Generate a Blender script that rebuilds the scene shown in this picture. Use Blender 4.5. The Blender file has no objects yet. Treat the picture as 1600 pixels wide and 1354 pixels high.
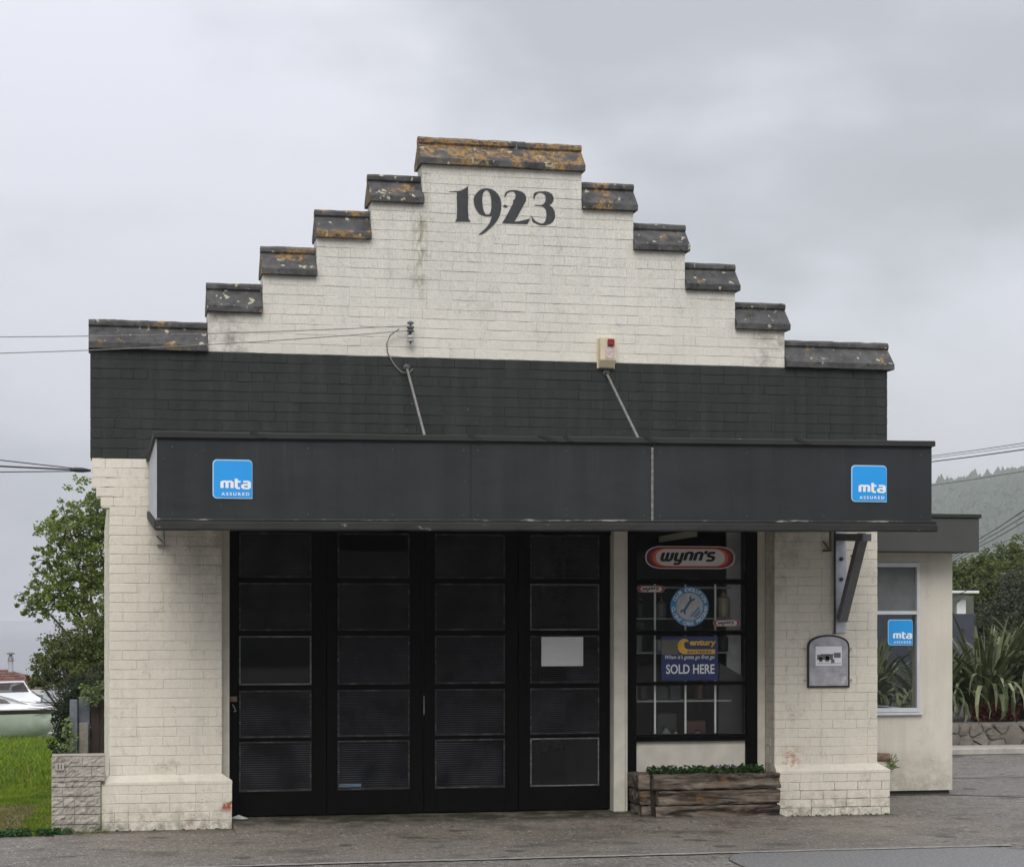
import bpy, math, random
import numpy as np
from mathutils import Vector, noise

R = math.radians
rnd = random.Random(7)
scene = bpy.context.scene
col = scene.collection

# ------------------------------------------------------------------ camera
YAW = math.atan(.2120)
CAMP = Vector((0, -18.4, 1.947))
cd = bpy.data.cameras.new('camera')
cam = bpy.data.objects.new('camera', cd)
col.objects.link(cam)
cam.location = CAMP
cam.rotation_euler = (R(90), 0, -YAW)
cd.sensor_width = 36
cd.lens = 69.3
cd.shift_y = 0.18
cd.clip_start = .1
cd.clip_end = 12000
scene.camera = cam

# ------------------------------------------------------------------ sky, sun, exposure
SUN_EL, SUN_AZ = R(38), R(193)          # azimuth from +Y clockwise
w = bpy.data.worlds.new("World")
scene.world = w
w.use_nodes = True
nt = w.node_tree
nt.nodes.clear()
def wn(t, **k):
    n = nt.nodes.new(t)
    for a, b in k.items(): setattr(n, a, b)
    return n
out = wn('ShaderNodeOutputWorld'); bg = wn('ShaderNodeBackground')
sky = wn('ShaderNodeTexSky', sky_type='NISHITA'); sky.sun_disc = False
sky.sun_elevation = SUN_EL; sky.sun_rotation = SUN_AZ; sky.dust_density = 4
tc = wn('ShaderNodeTexCoord'); mp = wn('ShaderNodeMapping')
mp.inputs['Scale'].default_value = (1, 1, 2.3)
mp.inputs['Location'].default_value = (8.4, 6.05, 1.1)
n1 = wn('ShaderNodeTexNoise'); n1.inputs['Scale'].default_value = 2.6; n1.inputs['Detail'].default_value = 4; n1.inputs['Roughness'].default_value = .45
n1.inputs['Distortion'].default_value = .25
cr = wn('ShaderNodeValToRGB')
cr.color_ramp.interpolation = 'EASE'; cr.color_ramp.elements[0].position = .38; cr.color_ramp.elements[0].color = (3.3, 3.43, 3.76, 1)
cr.color_ramp.elements[1].position = .57; cr.color_ramp.elements[1].color = (5.75, 5.8, 6.38, 1)
sep = wn('ShaderNodeSeparateXYZ')
# overcast: brighter towards the zenith than at the horizon
ma = wn('ShaderNodeMapRange'); ma.inputs['From Min'].default_value = 0; ma.inputs['From Max'].default_value = 1
ma.inputs['To Min'].default_value = .86; ma.inputs['To Max'].default_value = 2.1
mul = wn('ShaderNodeMix', data_type='RGBA', blend_type='MULTIPLY'); mul.inputs[0].default_value = 1
mix = wn('ShaderNodeMix', data_type='RGBA'); mix.inputs[0].default_value = .93
L = nt.links.new
n2 = wn('ShaderNodeTexNoise'); n2.inputs['Scale'].default_value = 7.5; n2.inputs['Detail'].default_value = 6; n2.inputs['Roughness'].default_value = .5; n2.inputs['Distortion'].default_value = .15
mf = wn('ShaderNodeMix', data_type='FLOAT'); mf.inputs[0].default_value = .28
L(tc.outputs['Generated'], mp.inputs['Vector']); L(mp.outputs[0], n1.inputs['Vector']); L(mp.outputs[0], n2.inputs['Vector'])
L(n1.outputs['Fac'], mf.inputs[2]); L(n2.outputs['Fac'], mf.inputs[3]); L(mf.outputs[0], cr.inputs[0]); L(tc.outputs['Generated'], sep.inputs[0]); L(sep.outputs['Z'], ma.inputs['Value'])
L(cr.outputs['Color'], mul.inputs[6]); L(ma.outputs[0], mul.inputs[7])
L(sky.outputs['Color'], mix.inputs[6]); L(mul.outputs[2], mix.inputs[7])
L(mix.outputs[2], bg.inputs['Color']); bg.inputs['Strength'].default_value = .1
L(bg.outputs[0], out.inputs['Surface'])

sd = bpy.data.lights.new('sun', 'SUN'); sd.energy = 1.5; sd.angle = R(35); sd.color = (1, .965, .91)
so = bpy.data.objects.new('sun', sd); col.objects.link(so)
sdir = Vector((math.sin(SUN_AZ) * math.cos(SUN_EL), math.cos(SUN_AZ) * math.cos(SUN_EL), math.sin(SUN_EL)))
so.rotation_euler = (-sdir).to_track_quat('-Z', 'Y').to_euler()
so.location = (0, -10, 30)
vs = scene.view_settings
vs.view_transform = 'Standard'; vs.look = 'None'; vs.gamma = 1; vs.use_curve_mapping = False
vs.exposure = .40

# ------------------------------------------------------------------ materials
def srgb(r, g, b):
    f = lambda c: (c / 255 / 12.92) if c / 255 <= .04045 else ((c / 255 + .055) / 1.055) ** 2.4
    return (f(r), f(g), f(b), 1)

class Mat:
    """small helper round a principled material's node tree"""
    def __init__(s, name, color=(.5, .5, .5), rough=.8, metal=0, spec=.5):
        s.m = bpy.data.materials.new(name); s.m.use_nodes = True
        s.t = s.m.node_tree; s.b = s.t.nodes['Principled BSDF']
        s.b.inputs['Base Color'].default_value = (*color[:3], 1)
        s.b.inputs['Roughness'].default_value = rough
        s.b.inputs['Metallic'].default_value = metal
        s.b.inputs['Specular IOR Level'].default_value = spec
        s.pos = None; s.h = None
    def n(s, t, ins=None, **k):
        n = s.t.nodes.new(t)
        for a, b in k.items(): setattr(n, a, b)
        for a, b in (ins or {}).items(): s.put(n.inputs[a], b)
        return n
    def put(s, inp, v):
        if isinstance(v, bpy.types.NodeSocket): s.t.links.new(v, inp)
        else: inp.default_value = v
    def P(s, scale=(1, 1, 1), loc=(0, 0, 0)):
        if not s.pos: s.pos = s.n('ShaderNodeNewGeometry').outputs['Position']
        return s.n('ShaderNodeMapping', {'Vector': s.pos, 'Scale': scale, 'Location': loc}).outputs[0]
    def noise(s, scale, detail=4, rough=.55, vec=None, dist=0):
        return s.n('ShaderNodeTexNoise', {'Vector': vec or s.P(), 'Scale': scale, 'Detail': detail, 'Roughness': rough, 'Distortion': dist}).outputs['Fac']
    def ramp(s, fac, a, b, ca=(0, 0, 0, 1), cb=(1, 1, 1, 1)):
        r = s.n('ShaderNodeValToRGB', {'Fac': fac}); e = r.color_ramp.elements
        e[0].position = a; e[1].position = b; e[0].color = ca; e[1].color = cb
        return r.outputs['Color']
    def mix(s, fac, a, b, mode='MIX'):
        n = s.n('ShaderNodeMix', data_type='RGBA', blend_type=mode)
        s.put(n.inputs[0], fac); s.put(n.inputs[6], a); s.put(n.inputs[7], b)
        return n.outputs[2]
    def math(s, op, a, b=0.0, c=0.0):
        n = s.n('ShaderNodeMath', operation=op)
        s.put(n.inputs[0], a); s.put(n.inputs[1], b); s.put(n.inputs[2], c)
        return n.outputs[0]
    def band(s, axis, a, b):
        """0 below a, 1 above b along a world axis (a>b flips)"""
        if not s.pos: s.pos = s.n('ShaderNodeNewGeometry').outputs['Position']
        x = s.n('ShaderNodeSeparateXYZ', {0: s.pos}).outputs[axis]
        n = s.n('ShaderNodeMapRange', {'Value': x, 'From Min': a, 'From Max': b})
        return n.outputs[0]
    def color(s, c): s.put(s.b.inputs['Base Color'], c); return s
    def rough(s, c): s.put(s.b.inputs['Roughness'], c); return s
    def bump(s, h, strength=.4, dist=.01):
        n = s.n('ShaderNodeBump', {'Height': h, 'Strength': strength, 'Distance': dist})
        if s.h: s.put(n.inputs['Normal'], s.h)
        s.h = n.outputs[0]; s.put(s.b.inputs['Normal'], s.h); return s
    def island(s):
        return s.n('ShaderNodeNewGeometry').outputs['Random Per Island']
C4 = lambda r, g, b: (r, g, b, 1)

def simple(name, c, rough=.6, metal=0, var=.15, scale=8, bump=0, spec=.5):
    m = Mat(name, c, rough, metal, spec)
    f = m.noise(scale, 5)
    lo = C4(*[x * (1 - var) for x in c[:3]]); hi = C4(*[min(1, x * (1 + var)) for x in c[:3]])
    m.color(m.ramp(f, .3, .7, lo, hi))
    if bump: m.bump(m.noise(scale * 12, 4), bump, .004)
    return m.m

def paint_brick(name, base, joint=False, dark=False):
    m = Mat(name, base, .62 if dark else .7, spec=.3)
    big = m.noise(.9, 4)
    c = m.mix(m.ramp(big, .3, .72), C4(*[x * .86 for x in base]), C4(*[min(1, x * 1.06) for x in base]))
    c = m.mix(m.math('MULTIPLY', m.island(), .16 if not dark else .3), c, C4(*[x * .72 for x in base]))
    if not dark:
        # rain streaks, mottled weathering high on the gable
        st = m.ramp(m.noise(1, 5, .6, m.P((9, 9, .55))), .47, .74)
        hi = m.band('Z', 4.5, 5.6)
        amt = m.math('MULTIPLY', st, m.math('MULTIPLY_ADD', hi, .42, .16))
        c = m.mix(amt, c, C4(.30, .315, .285))
        mott = m.ramp(m.noise(34, 5, .72, m.P((1, 1, .45))), .47, .66)
        c = m.mix(m.math('MULTIPLY', mott, m.math('MULTIPLY_ADD', hi, .34, .12)), c, C4(.245, .26, .235))
        c = m.mix(m.math('MULTIPLY', m.band('Z', 3.2, 5.0), .55), c, m.mix(m.ramp(m.noise(1.1, 4), .3, .7), C4(.56, .565, .53), C4(.66, .655, .615)))
        fine = m.ramp(m.noise(70, 5, .8, m.P((1, 1, .6))), .50, .60)
        c = m.mix(m.math('MULTIPLY', fine, m.math('MULTIPLY_ADD', m.band('Z', 4.3, 5.4), .26, .10)), c, C4(.20, .205, .19))
        # greenish-brown run below the top coping's left end
        xx = m.math('MULTIPLY', m.band('X', 2.90, 2.99), m.band('X', 3.12, 3.02))
        zz = m.math('MULTIPLY', m.band('Z', 4.85, 5.2), m.band('Z', 6.3, 6.1))
        run = m.math('MULTIPLY', m.math('MULTIPLY', xx, zz), m.ramp(m.noise(16, 5, .7, m.P((1, 1, .35))), .45, .62))
        c = m.mix(m.math('MULTIPLY', run, .8), c, C4(.17, .14, .06))
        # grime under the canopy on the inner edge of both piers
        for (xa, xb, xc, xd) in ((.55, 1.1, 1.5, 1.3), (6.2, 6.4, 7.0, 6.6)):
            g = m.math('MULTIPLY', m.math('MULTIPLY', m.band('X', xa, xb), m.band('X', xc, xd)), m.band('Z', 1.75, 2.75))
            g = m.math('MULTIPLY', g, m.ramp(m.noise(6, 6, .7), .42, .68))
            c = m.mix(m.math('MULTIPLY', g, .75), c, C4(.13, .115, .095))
        gr = m.math('MULTIPLY', m.ramp(m.noise(4.2, 6, .75, m.P((1, 1, .8), (1, 6, 3))), .56, .70), m.ramp(m.noise(48, 4, .75), .44, .58))
        c = m.mix(m.math('MULTIPLY', gr, .55), c, C4(.19, .185, .15))
        # pinkish-brown damp blotches low down
        d = m.math('MULTIPLY', m.ramp(m.noise(3.1, 4, .6, m.P((1, 1, 1.3), (4, 0, 2))), .60, .72), m.band('Z', 1.9, 1.2))
        c = m.mix(m.math('MULTIPLY', d, .5), c, C4(.36, .26, .17))
        # splash-back dirt at the foot of the wall, chips
        f = m.math('MULTIPLY', m.band('Z', .3, .0), m.ramp(m.noise(11, 6, .75), .42, .6))
        c = m.mix(m.math('MULTIPLY', f, .75), c, C4(.12, .11, .085))
        chip = m.math('MULTIPLY', m.ramp(m.noise(24, 3, .6, m.P((1, 1, 2))), .70, .73), m.band('Z', .9, .2))
        c = m.mix(chip, c, C4(.08, .06, .05))
        red = m.ramp(m.noise(5.5, 5, .65, m.P((1, 1, 1.2), (0, 0, 0))), .5, .56)
        rb = m.math('MULTIPLY', m.math('MULTIPLY', m.band('X', 1.12, 1.17), m.band('X', 1.4, 1.3)), m.math('MULTIPLY', m.band('Z', .15, .2), m.band('Z', .40, .36)))
        c = m.mix(m.math('MULTIPLY', red, rb), c, C4(.30, .075, .035))
        rb = m.math('MULTIPLY', m.math('MULTIPLY', m.band('X', 6.55, 6.66), m.band('X', 6.88, 6.72)), m.math('MULTIPLY', m.band('Z', .46, .52), m.band('Z', .72, .6)))
        c = m.mix(m.math('MULTIPLY', m.ramp(m.noise(14, 4, .7), .47, .56), m.math('MULTIPLY', rb, .7)), c, C4(.40, .17, .09))
    else:
        st = m.ramp(m.noise(1, 5, .6, m.P((7, 7, .5))), .45, .8)
        c = m.mix(m.math('MULTIPLY', st, .35), c, C4(.07, .072, .068))
        ch = m.math('MULTIPLY', m.ramp(m.noise(20, 3, .6, m.P((1, 1, 2.2))), .69, .71), m.math('MULTIPLY', m.band('X', 2.7, 2.9), m.band('X', 3.9, 3.7)))
        ch = m.math('MULTIPLY', ch, m.band('Z', 4.1, 3.8))
        c = m.mix(ch, c, C4(.3, .3, .27))
    if joint:
        j = m.ramp(m.noise(3.5, 4, .6), .36, .70)
        if not dark: j = m.math('MAXIMUM', j, m.math('MULTIPLY', m.math('MULTIPLY', m.band('X', 6.4, 6.6), m.band('Z', .5, .3)), m.ramp(m.noise(5, 4), .38, .5)))
        c = m.mix(j, m.mix(.05 if not dark else .1, c, C4(.10, .095, .08) if not dark else C4(.10, .10, .095)), m.mix(m.math('MULTIPLY_ADD', m.math('MULTIPLY', m.band('X', 6.4, 6.6), m.band('Z', .46, .3)), .60, .32) if not dark else .2, c, C4(.10, .095, .08) if not dark else C4(.012, .013, .012)))
    m.color(c)
    m.bump(m.noise(13, 5, .7), .55, .014)
    m.bump(m.noise(75, 5, .65), .45 if not dark else .3, .004)
    return m.m

CREAM = (.74, .695, .59)
M = {}
M['cream_brick'] = paint_brick('painted_cream_brick', CREAM)
M['cream_joint'] = paint_brick('painted_cream_joint', CREAM, joint=True)
DARK = (.0195, .0235, .0215)
M['dark_brick'] = paint_brick('painted_charcoal_brick', DARK, dark=True)
M['dark_joint'] = paint_brick('painted_charcoal_joint', DARK, joint=True, dark=True)
M['cream_paint'] = simple('cream_timber_paint', (.60, .57, .49), .6, 0, .12, 6, .15)
M['number_paint'] = simple('faded_black_number_paint', (.032, .034, .038), .7, 0, .25, 14)
M['interior'] = simple('interior_plaster', (.05, .05, .052), .9, 0, .15, 3)
M['interior_dark'] = simple('dark_workshop', (.014, .014, .016), .9, 0, .3, 3)
M['shelf_white'] = simple('white_shelf_paint', (.78, .78, .76), .5, 0, .1, 8)

def render_mat():
    m = Mat('cream_rendered_wall', (.5, .47, .4), .85, spec=.25)
    c = m.mix(m.ramp(m.noise(1.6, 5), .3, .7), C4(.52, .49, .425), C4(.62, .59, .515))
    c = m.mix(m.math('MULTIPLY', m.ramp(m.noise(1, 5, .6, m.P((8, 8, .5))), .5, .8), .3), c, C4(.3, .28, .23))
    c = m.mix(m.math('MULTIPLY', m.math('MULTIPLY', m.band('Z', .55, .03), m.ramp(m.noise(7, 6, .7), .35, .6)), .8), c, C4(.27, .25, .185))
    c = m.mix(m.math('MULTIPLY', m.ramp(m.noise(3, 6, .75, m.P((1, 1, .7), (3, 3, 3))), .55, .7), .35), c, C4(.33, .31, .25))
    m.color(c); m.bump(m.noise(60, 5, .7), .6, .006); return m.m
M['render'] = render_mat()

def coping(name, lo):
    m = Mat(name, (.07, .07, .072), .88, spec=.3)
    c = m.mix(m.ramp(m.noise(7, 6, .65), .3, .7), C4(.038, .038, .04), C4(.115, .113, .11))
    c = m.mix(m.ramp(m.noise(26, 5, .7), .60, .66), c, C4(.016, .016, .016))
    pale = m.ramp(m.noise(13, 3, .5, m.P((1, 1, 1), (7, 3, 1))), .645, .67)
    c = m.mix(pale, c, C4(.38, .37, .26))
    o = m.math('MULTIPLY', m.ramp(m.noise(3.4, 3, .5, m.P((1, 1, 1), (2.4, 0, 5))), lo, lo + .06), m.ramp(m.noise(22, 6, .75), .44, .56))
    oc = m.mix(m.noise(30, 3), C4(.22, .105, .022), C4(.36, .25, .11))
    c = m.mix(o, c, oc)
    m.color(c); m.bump(m.noise(18, 6, .7), .7, .012); m.bump(m.noise(80, 3), .4, .003)
    return m.m
M['coping_heavy'] = coping('coping_orange_lichen', .43)
M['coping_mid'] = coping('coping_some_lichen', .53)
M['coping_light'] = coping('coping_dark_concrete', .60)

def fascia():
    m = Mat('charcoal_fascia_sheet', (.037, .044, .050), .6, spec=.25)
    c = m.mix(m.ramp(m.noise(1, 5, .6, m.P((5, 1, .35))), .35, .75), C4(.0165, .020, .0215), C4(.0245, .0285, .030))
    c = m.mix(m.math('MULTIPLY', m.ramp(m.noise(1.4, 3), .5, .75), .3), c, C4(.034, .040, .044))
    dr = m.math('MULTIPLY', m.ramp(m.noise(1, 5, .7, m.P((14, 1, .5), (3, 0, 0))), .56, .72), m.band('Z', 2.9, 3.4))
    c = m.mix(m.math('MULTIPLY', dr, .5), c, C4(.045, .050, .052))
    c = m.mix(m.math('MULTIPLY', m.ramp(m.noise(28, 3, .6), .70, .73), .5), c, C4(.09, .095, .095))
    m.bump(m.noise(1.7, 3, .5, m.P((1, 1, 1.6))), .35, .05); m.color(c); return m.m
M['fascia'] = fascia()
def worn(name, c0, c1, a, b, sc=6, rough=.65, spec=.3):
    m = Mat(name, c0, rough, spec=spec)
    m.color(m.mix(m.ramp(m.noise(sc, 6, .7, m.P((1, 1, 3))), a, b), m.mix(m.ramp(m.noise(2, 3), .3, .7), C4(*[x * .8 for x in c0]), C4(*[x * 1.15 for x in c0])), C4(*c1)))
    m.bump(m.noise(40, 4), .3, .004); return m.m
M['trim_edge'] = worn('bare_worn_moulding_edge', (.035, .035, .032), (.30, .29, .255), .52, .62, 3)
M['strut'] = simple('mid_grey_steel', (.135, .138, .14), .6, .1, .15, 9)
M['trim'] = worn('worn_charcoal_trim', (.024, .025, .024), (.30, .29, .25), .665, .70, 5)
M['trim_dark'] = worn('dark_trim', (.022, .022, .022), (.10, .1, .09), .66, .7, 6)
M['door'] = worn('black_door_paint', (.0028, .0028, .003), (.03, .029, .027), .68, .76, 9, .6, .06)
M['bead'] = worn('dusty_glazing_bead', (.035, .036, .036), (.13, .13, .125), .5, .66, 7, .7)
M['bead_pale'] = worn('dusty_pale_glazing_bead', (.12, .12, .11), (.22, .22, .2), .45, .6, 9, .7)
M['grey_metal'] = simple('grey_painted_steel', (.44, .47, .51), .45, .3, .15, 12)
M['dark_metal'] = simple('dark_painted_steel', (.062, .063, .066), .5, .3, .2, 12)
M['galv'] = simple('weathered_galvanised', (.22, .215, .2), .6, .4, .25, 20)
M['rust'] = simple('rusty_iron', (.16, .11, .075), .85, .2, .4, 25, .3)
M['alu'] = simple('white_aluminium', (.55, .57, .6), .4, .2, .08, 8)
M['white_panel'] = simple('white_sheet_panel', (.50, .51, .55), .5, 0, .15, 4)
M['black_wire'] = simple('black_cable', (.012, .012, .013), .6)
M['porcelain'] = simple('glazed_porcelain', (.42, .42, .42), .2, 0, .15, 30)
M['porcelain_dark'] = simple('glazed_grey_porcelain', (.10, .105, .11), .25, 0, .15, 30)
M['sign_blue'] = simple('sign_blue', (.012, .30, .74), .35, 0, .03, 3)
M['sign_edge'] = simple('sign_edge_pale_blue', (.35, .58, .80), .35, 0, .05, 3)
M['sign_white'] = simple('sign_white', (.78, .80, .82), .4, 0, .04, 3)
M['sign_black'] = simple('sign_black', (.010, .010, .011), .4)
M['st_white'] = simple('sticker_white', (.72, .68, .66), .35, 0, .04, 3)
M['st_red'] = simple('sticker_red', (.42, .03, .045), .35)
M['st_orange'] = simple('sticker_orange', (.72, .16, .04), .35)
M['st_purple'] = simple('sticker_purple', (.08, .02, .05), .35)
M['st_blue'] = simple('sticker_sky_blue', (.05, .26, .50), .35)
M['st_pale'] = simple('sticker_pale_blue', (.32, .47, .58), .35)
M['st_grey'] = simple('sticker_silver', (.48, .47, .50), .35, 0, .2, 18)
M['st_teal'] = simple('sticker_slate_blue', (.035, .13, .21), .35)
M['st_navy'] = simple('sticker_navy', (.012, .028, .125), .35)
M['st_yellow'] = simple('sticker_yellow', (.72, .45, .025), .35)
M['st_dull'] = simple('sticker_dull_gold', (.16, .14, .07), .35)
M['paper'] = simple('white_paper', (.64, .67, .65), .8, 0, .04, 6)
M['alarm_cream'] = simple('yellowed_plastic', (.60, .53, .36), .5, 0, .08, 8)
M['red_lens'] = simple('red_plastic_lens', (.22, .012, .02), .25, 0, .2, 40)
M['blue_cloth'] = simple('blue_plastic', (.03, .07, .2), .7)

def glass(name, tint, rough=.02, ior=1.5):
    m = bpy.data.materials.new(name); m.use_nodes = True; t = m.node_tree; t.nodes.clear()
    o = t.nodes.new('ShaderNodeOutputMaterial'); mx = t.nodes.new('ShaderNodeMixShader')
    # schlick from the facing angle, the same for both sides of a pane
    lw_ = t.nodes.new('ShaderNodeLayerWeight'); lw_.inputs[0].default_value = .5
    p_ = t.nodes.new('ShaderNodeMath'); p_.operation = 'POWER'; t.links.new(lw_.outputs['Facing'], p_.inputs[0]); p_.inputs[1].default_value = 5
    f = t.nodes.new('ShaderNodeMath'); f.operation = 'MULTIPLY_ADD'; r0 = ((ior - 1) / (ior + 1)) ** 2
    t.links.new(p_.outputs[0], f.inputs[0]); f.inputs[1].default_value = 1 - r0; f.inputs[2].default_value = r0
    a = t.nodes.new('ShaderNodeBsdfTransparent'); a.inputs[0].default_value = (*tint, 1)
    g = t.nodes.new('ShaderNodeBsdfGlossy'); g.inputs['Roughness'].default_value = rough
    t.links.new(f.outputs[0], mx.inputs[0]); t.links.new(a.outputs[0], mx.inputs[1]); t.links.new(g.outputs[0], mx.inputs[2])
    t.links.new(mx.outputs[0], o.inputs[0]); return m
M['glass'] = glass('window_glass', (.955, .97, .965), .02, 1.34)
M['glass_rib'] = glass('ribbed_glass', (.88, .90, .93), .10, 1.34)
def dusty():
    m = Mat('dusty_glass_ledge', (.10, .105, .105), .7, spec=.3)
    m.color(m.mix(m.ramp(m.noise(3.2, 4), .38, .72), C4(.003, .003, .006), C4(.085, .09, .105)))
    return m.m
M['dusty_glass'] = dusty()
M['glass_dark'] = glass('dark_reflective_glass', (.10, .11, .12), .03, 1.9)

def seal(name, foot):
    m = Mat(name, (.07, .07, .07), .9, spec=.35)
    big = m.noise(.55, 5, .6)
    grey = m.mix(m.ramp(big, .3, .7), C4(.122, .111, .098), C4(.198, .184, .163))
    brown = m.mix(m.ramp(m.noise(.8, 6, .65), .3, .7), C4(.135, .113, .088), C4(.245, .212, .172))
    near = m.math('MULTIPLY', m.math('MULTIPLY', m.band('X', 9.4, 7.2), m.band('X', -1.2, .4)), m.band('Y', -3.4, -1.4))
    near = m.math('MULTIPLY', near, m.ramp(m.noise(1.4, 5), .2, .5))
    c = m.mix(near, grey, brown)
    # aggregate and grit, at sizes the picture can resolve
    for (sc, lo, hi, colr, off) in ((26, .56, .66, (.36, .345, .315), 0), (34, .57, .66, (.028, .026, .023), 3), (60, .55, .66, (.30, .29, .27), 7), (11, .62, .70, (.045, .042, .037), 5)):
        c = m.mix(m.ramp(m.noise(sc, 4, .75, m.P((1, .33, 1), (off, off, 0))), lo, hi), c, C4(*colr))
    c = m.mix(m.math('MULTIPLY', m.ramp(m.noise(1.5, 5, .7, m.P((1, 1.3, 1), (2, 0, 0))), .52, .66), .55), c, C4(.045, .041, .033))
    c = m.mix(m.math('MULTIPLY', m.ramp(m.noise(2.6, 5, .7, m.P((1, 1.3, 1), (7, 4, 0))), .60, .66), .35), c, C4(.26, .245, .215))
    oil = m.math('MULTIPLY', m.ramp(m.noise(2.2, 2, .4, m.P((1, 1.2, 1), (11, 3, 0))), .66, .70), .6)
    c = m.mix(oil, c, C4(.030, .028, .025))
    if foot: c = m.mix(m.math('MULTIPLY', m.band('Y', -.40, -.06), m.ramp(m.noise(5, 5, .7), .36, .55)), c, C4(.050, .050, .030))
    m.color(c); m.rough(m.math('MULTIPLY_ADD', m.ramp(m.noise(1.1, 4), .35, .7), .25, .65))
    m.bump(m.noise(45, 4, .75), .7, .01); return m.m
M['asphalt'] = seal('asphalt', False)
M['concrete'] = seal('forecourt_seal', True)
M['kerb_dull'] = simple('worn_pale_edge', (.27, .255, .23), .9, 0, .3, 14)
M['kerb'] = simple('pale_kerb_concrete', (.36, .34, .30), .9, 0, .2, 6, .3)
M['tar'] = simple('dark_tar', (.055, .052, .047), .8, 0, .4, 30)
M['soil'] = simple('dark_soil', (.035, .026, .018), .95, 0, .4, 20, .4)
def lawnmat():
    m = Mat('lawn_ground', (.05, .09, .02), .95, spec=.1)
    c = m.mix(m.ramp(m.noise(2.2, 5), .35, .65), C4(.06, .13, .010), C4(.14, .21, .015))
    c = m.mix(m.ramp(m.noise(6, 5), .5, .68), c, C4(.11, .095, .05))
    tr = m.math('MULTIPLY', m.math('MULTIPLY', m.band('X', -.55, -.75), m.band('Y', .3, 1.0)), m.math('MULTIPLY', m.band('Y', 5.5, 4.0), m.ramp(m.noise(4, 4), .3, .5)))
    c = m.mix(tr, c, m.mix(m.noise(30, 4), C4(.11, .09, .055), C4(.24, .20, .14)))
    m.color(c); m.bump(m.noise(30, 4), .6, .03); return m.m
M['lawn'] = lawnmat()
def grassmat(name, a, b, dryc):
    m = Mat(name, a, .6, spec=.3)
    c = m.mix(m.island(), C4(*a), C4(*b))
    c = m.mix(m.math('MULTIPLY', m.ramp(m.noise(2.2, 4, .6), .40, .62), .65), c, C4(.035, .085, .012))
    c = m.mix(m.math('MULTIPLY', m.ramp(m.noise(3.1, 4, .6, m.P((1, .7, 1), (5, 5, 0))), .50, .66), .6), c, C4(*dryc))
    m.color(c)
    tr = m.n('ShaderNodeBsdfTranslucent', {'Color': c})
    mx = m.n('ShaderNodeMixShader', {0: .4, 1: m.b.outputs[0], 2: tr.outputs[0]})
    o = [n for n in m.t.nodes if n.type == 'OUTPUT_MATERIAL'][0]
    m.t.links.new(mx.outputs[0], o.inputs[0]); return m.m
def leafmat(name, a, b, rough=.55, trans=.25):
    m = Mat(name, a, rough, spec=.35)
    c = m.mix(m.island(), C4(*a), C4(*b))
    c = m.mix(m.math('MULTIPLY', m.ramp(m.noise(1.6, 3), .4, .65), .4), c, C4(*[x * .55 for x in a]))
    m.color(c)
    tr = m.n('ShaderNodeBsdfTranslucent', {'Color': c})
    mx = m.n('ShaderNodeMixShader', {0: trans, 1: m.b.outputs[0], 2: tr.outputs[0]})
    o = [n for n in m.t.nodes if n.type == 'OUTPUT_MATERIAL'][0]
    m.t.links.new(mx.outputs[0], o.inputs[0]); return m.m
M['leaf_bright'] = leafmat('fresh_green_leaves', (.10, .155, .026), (.28, .35, .085), .55, .4)
M['leaf_mid'] = leafmat('olive_green_leaves', (.045, .074, .014), (.145, .175, .045))
M['leaf_dark'] = leafmat('dark_green_leaves', (.012, .026, .008), (.036, .058, .018))
M['leaf_grey'] = leafmat('grey_green_leaves', (.030, .040, .022), (.080, .092, .055))
M['leaf_vine'] = leafmat('pale_vine_leaves', (.09, .14, .04), (.22, .27, .11))
M['leaf_pansy'] = leafmat('pansy_leaves', (.018, .060, .012), (.055, .125, .035))
M['petal'] = leafmat('mauve_petals', (.25, .10, .30), (.45, .25, .50))
M['grass'] = grassmat('grass_blades', (.095, .19, .006), (.30, .40, .028), (.28, .27, .07))
M['grass_dry'] = leafmat('dry_grass', (.11, .10, .03), (.22, .19, .07), .7, .3)
M['flax'] = leafmat('flax_leaves', (.035, .052, .018), (.095, .115, .045), .38, .15)
M['flax_pale'] = leafmat('flax_leaf_pale', (.16, .19, .09), (.30, .32, .19), .4, .2)
M['flax_base'] = leafmat('flax_orange_base', (.18, .10, .02), (.30, .17, .04), .5, .1)
M['red_leaf'] = leafmat('dark_red_leaves', (.045, .012, .012), (.13, .03, .025))
M['bark'] = simple('grey_brown_bark', (.075, .065, .052), .95, 0, .35, 14, .5)
M['twig'] = simple('bare_grey_twigs', (.10, .085, .07), .95, 0, .3, 14)

def sleeper():
    m = Mat('weathered_sleeper', (.12, .08, .055), .9, spec=.25)
    g = m.noise(1, 7, .72, m.P((1.5, 9, 12), (0, 0, .4)), .8)
    c = m.mix(m.ramp(g, .40, .60), C4(.012, .009, .008), C4(.27, .225, .18))
    c = m.mix(m.math('MULTIPLY', m.ramp(m.noise(3, 4), .45, .65), .7), c, C4(.045, .028, .018))
    c = m.mix(m.math('MULTIPLY', m.ramp(m.noise(5, 4, .6, m.P((1, 1, 2), (9, 2, 3))), .58, .7), .5), c, C4(.28, .14, .055))
    m.color(c); m.bump(g, 1, .03); m.bump(m.noise(60, 4), .3, .004); return m.m
M['sleeper'] = sleeper()
def blockmat():
    m = Mat('split_face_block', (.33, .29, .26), .95, spec=.2)
    c = m.mix(m.ramp(m.noise(14, 5, .7), .3, .7), C4(.27, .25, .215), C4(.50, .47, .415))
    c = m.mix(m.math('MULTIPLY', m.band('Z', .12, 0), m.ramp(m.noise(9, 5), .35, .6)), c, C4(.08, .085, .04))
    c = m.mix(m.ramp(m.noise(5, 5, .7), .60, .72), c, C4(.15, .13, .105))
    m.color(c); m.bump(m.noise(45, 5, .75), .9, .012); return m.m
M['block'] = blockmat()
M['block_joint'] = simple('block_mortar', (.14, .13, .11), .95, 0, .2, 20)
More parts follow.
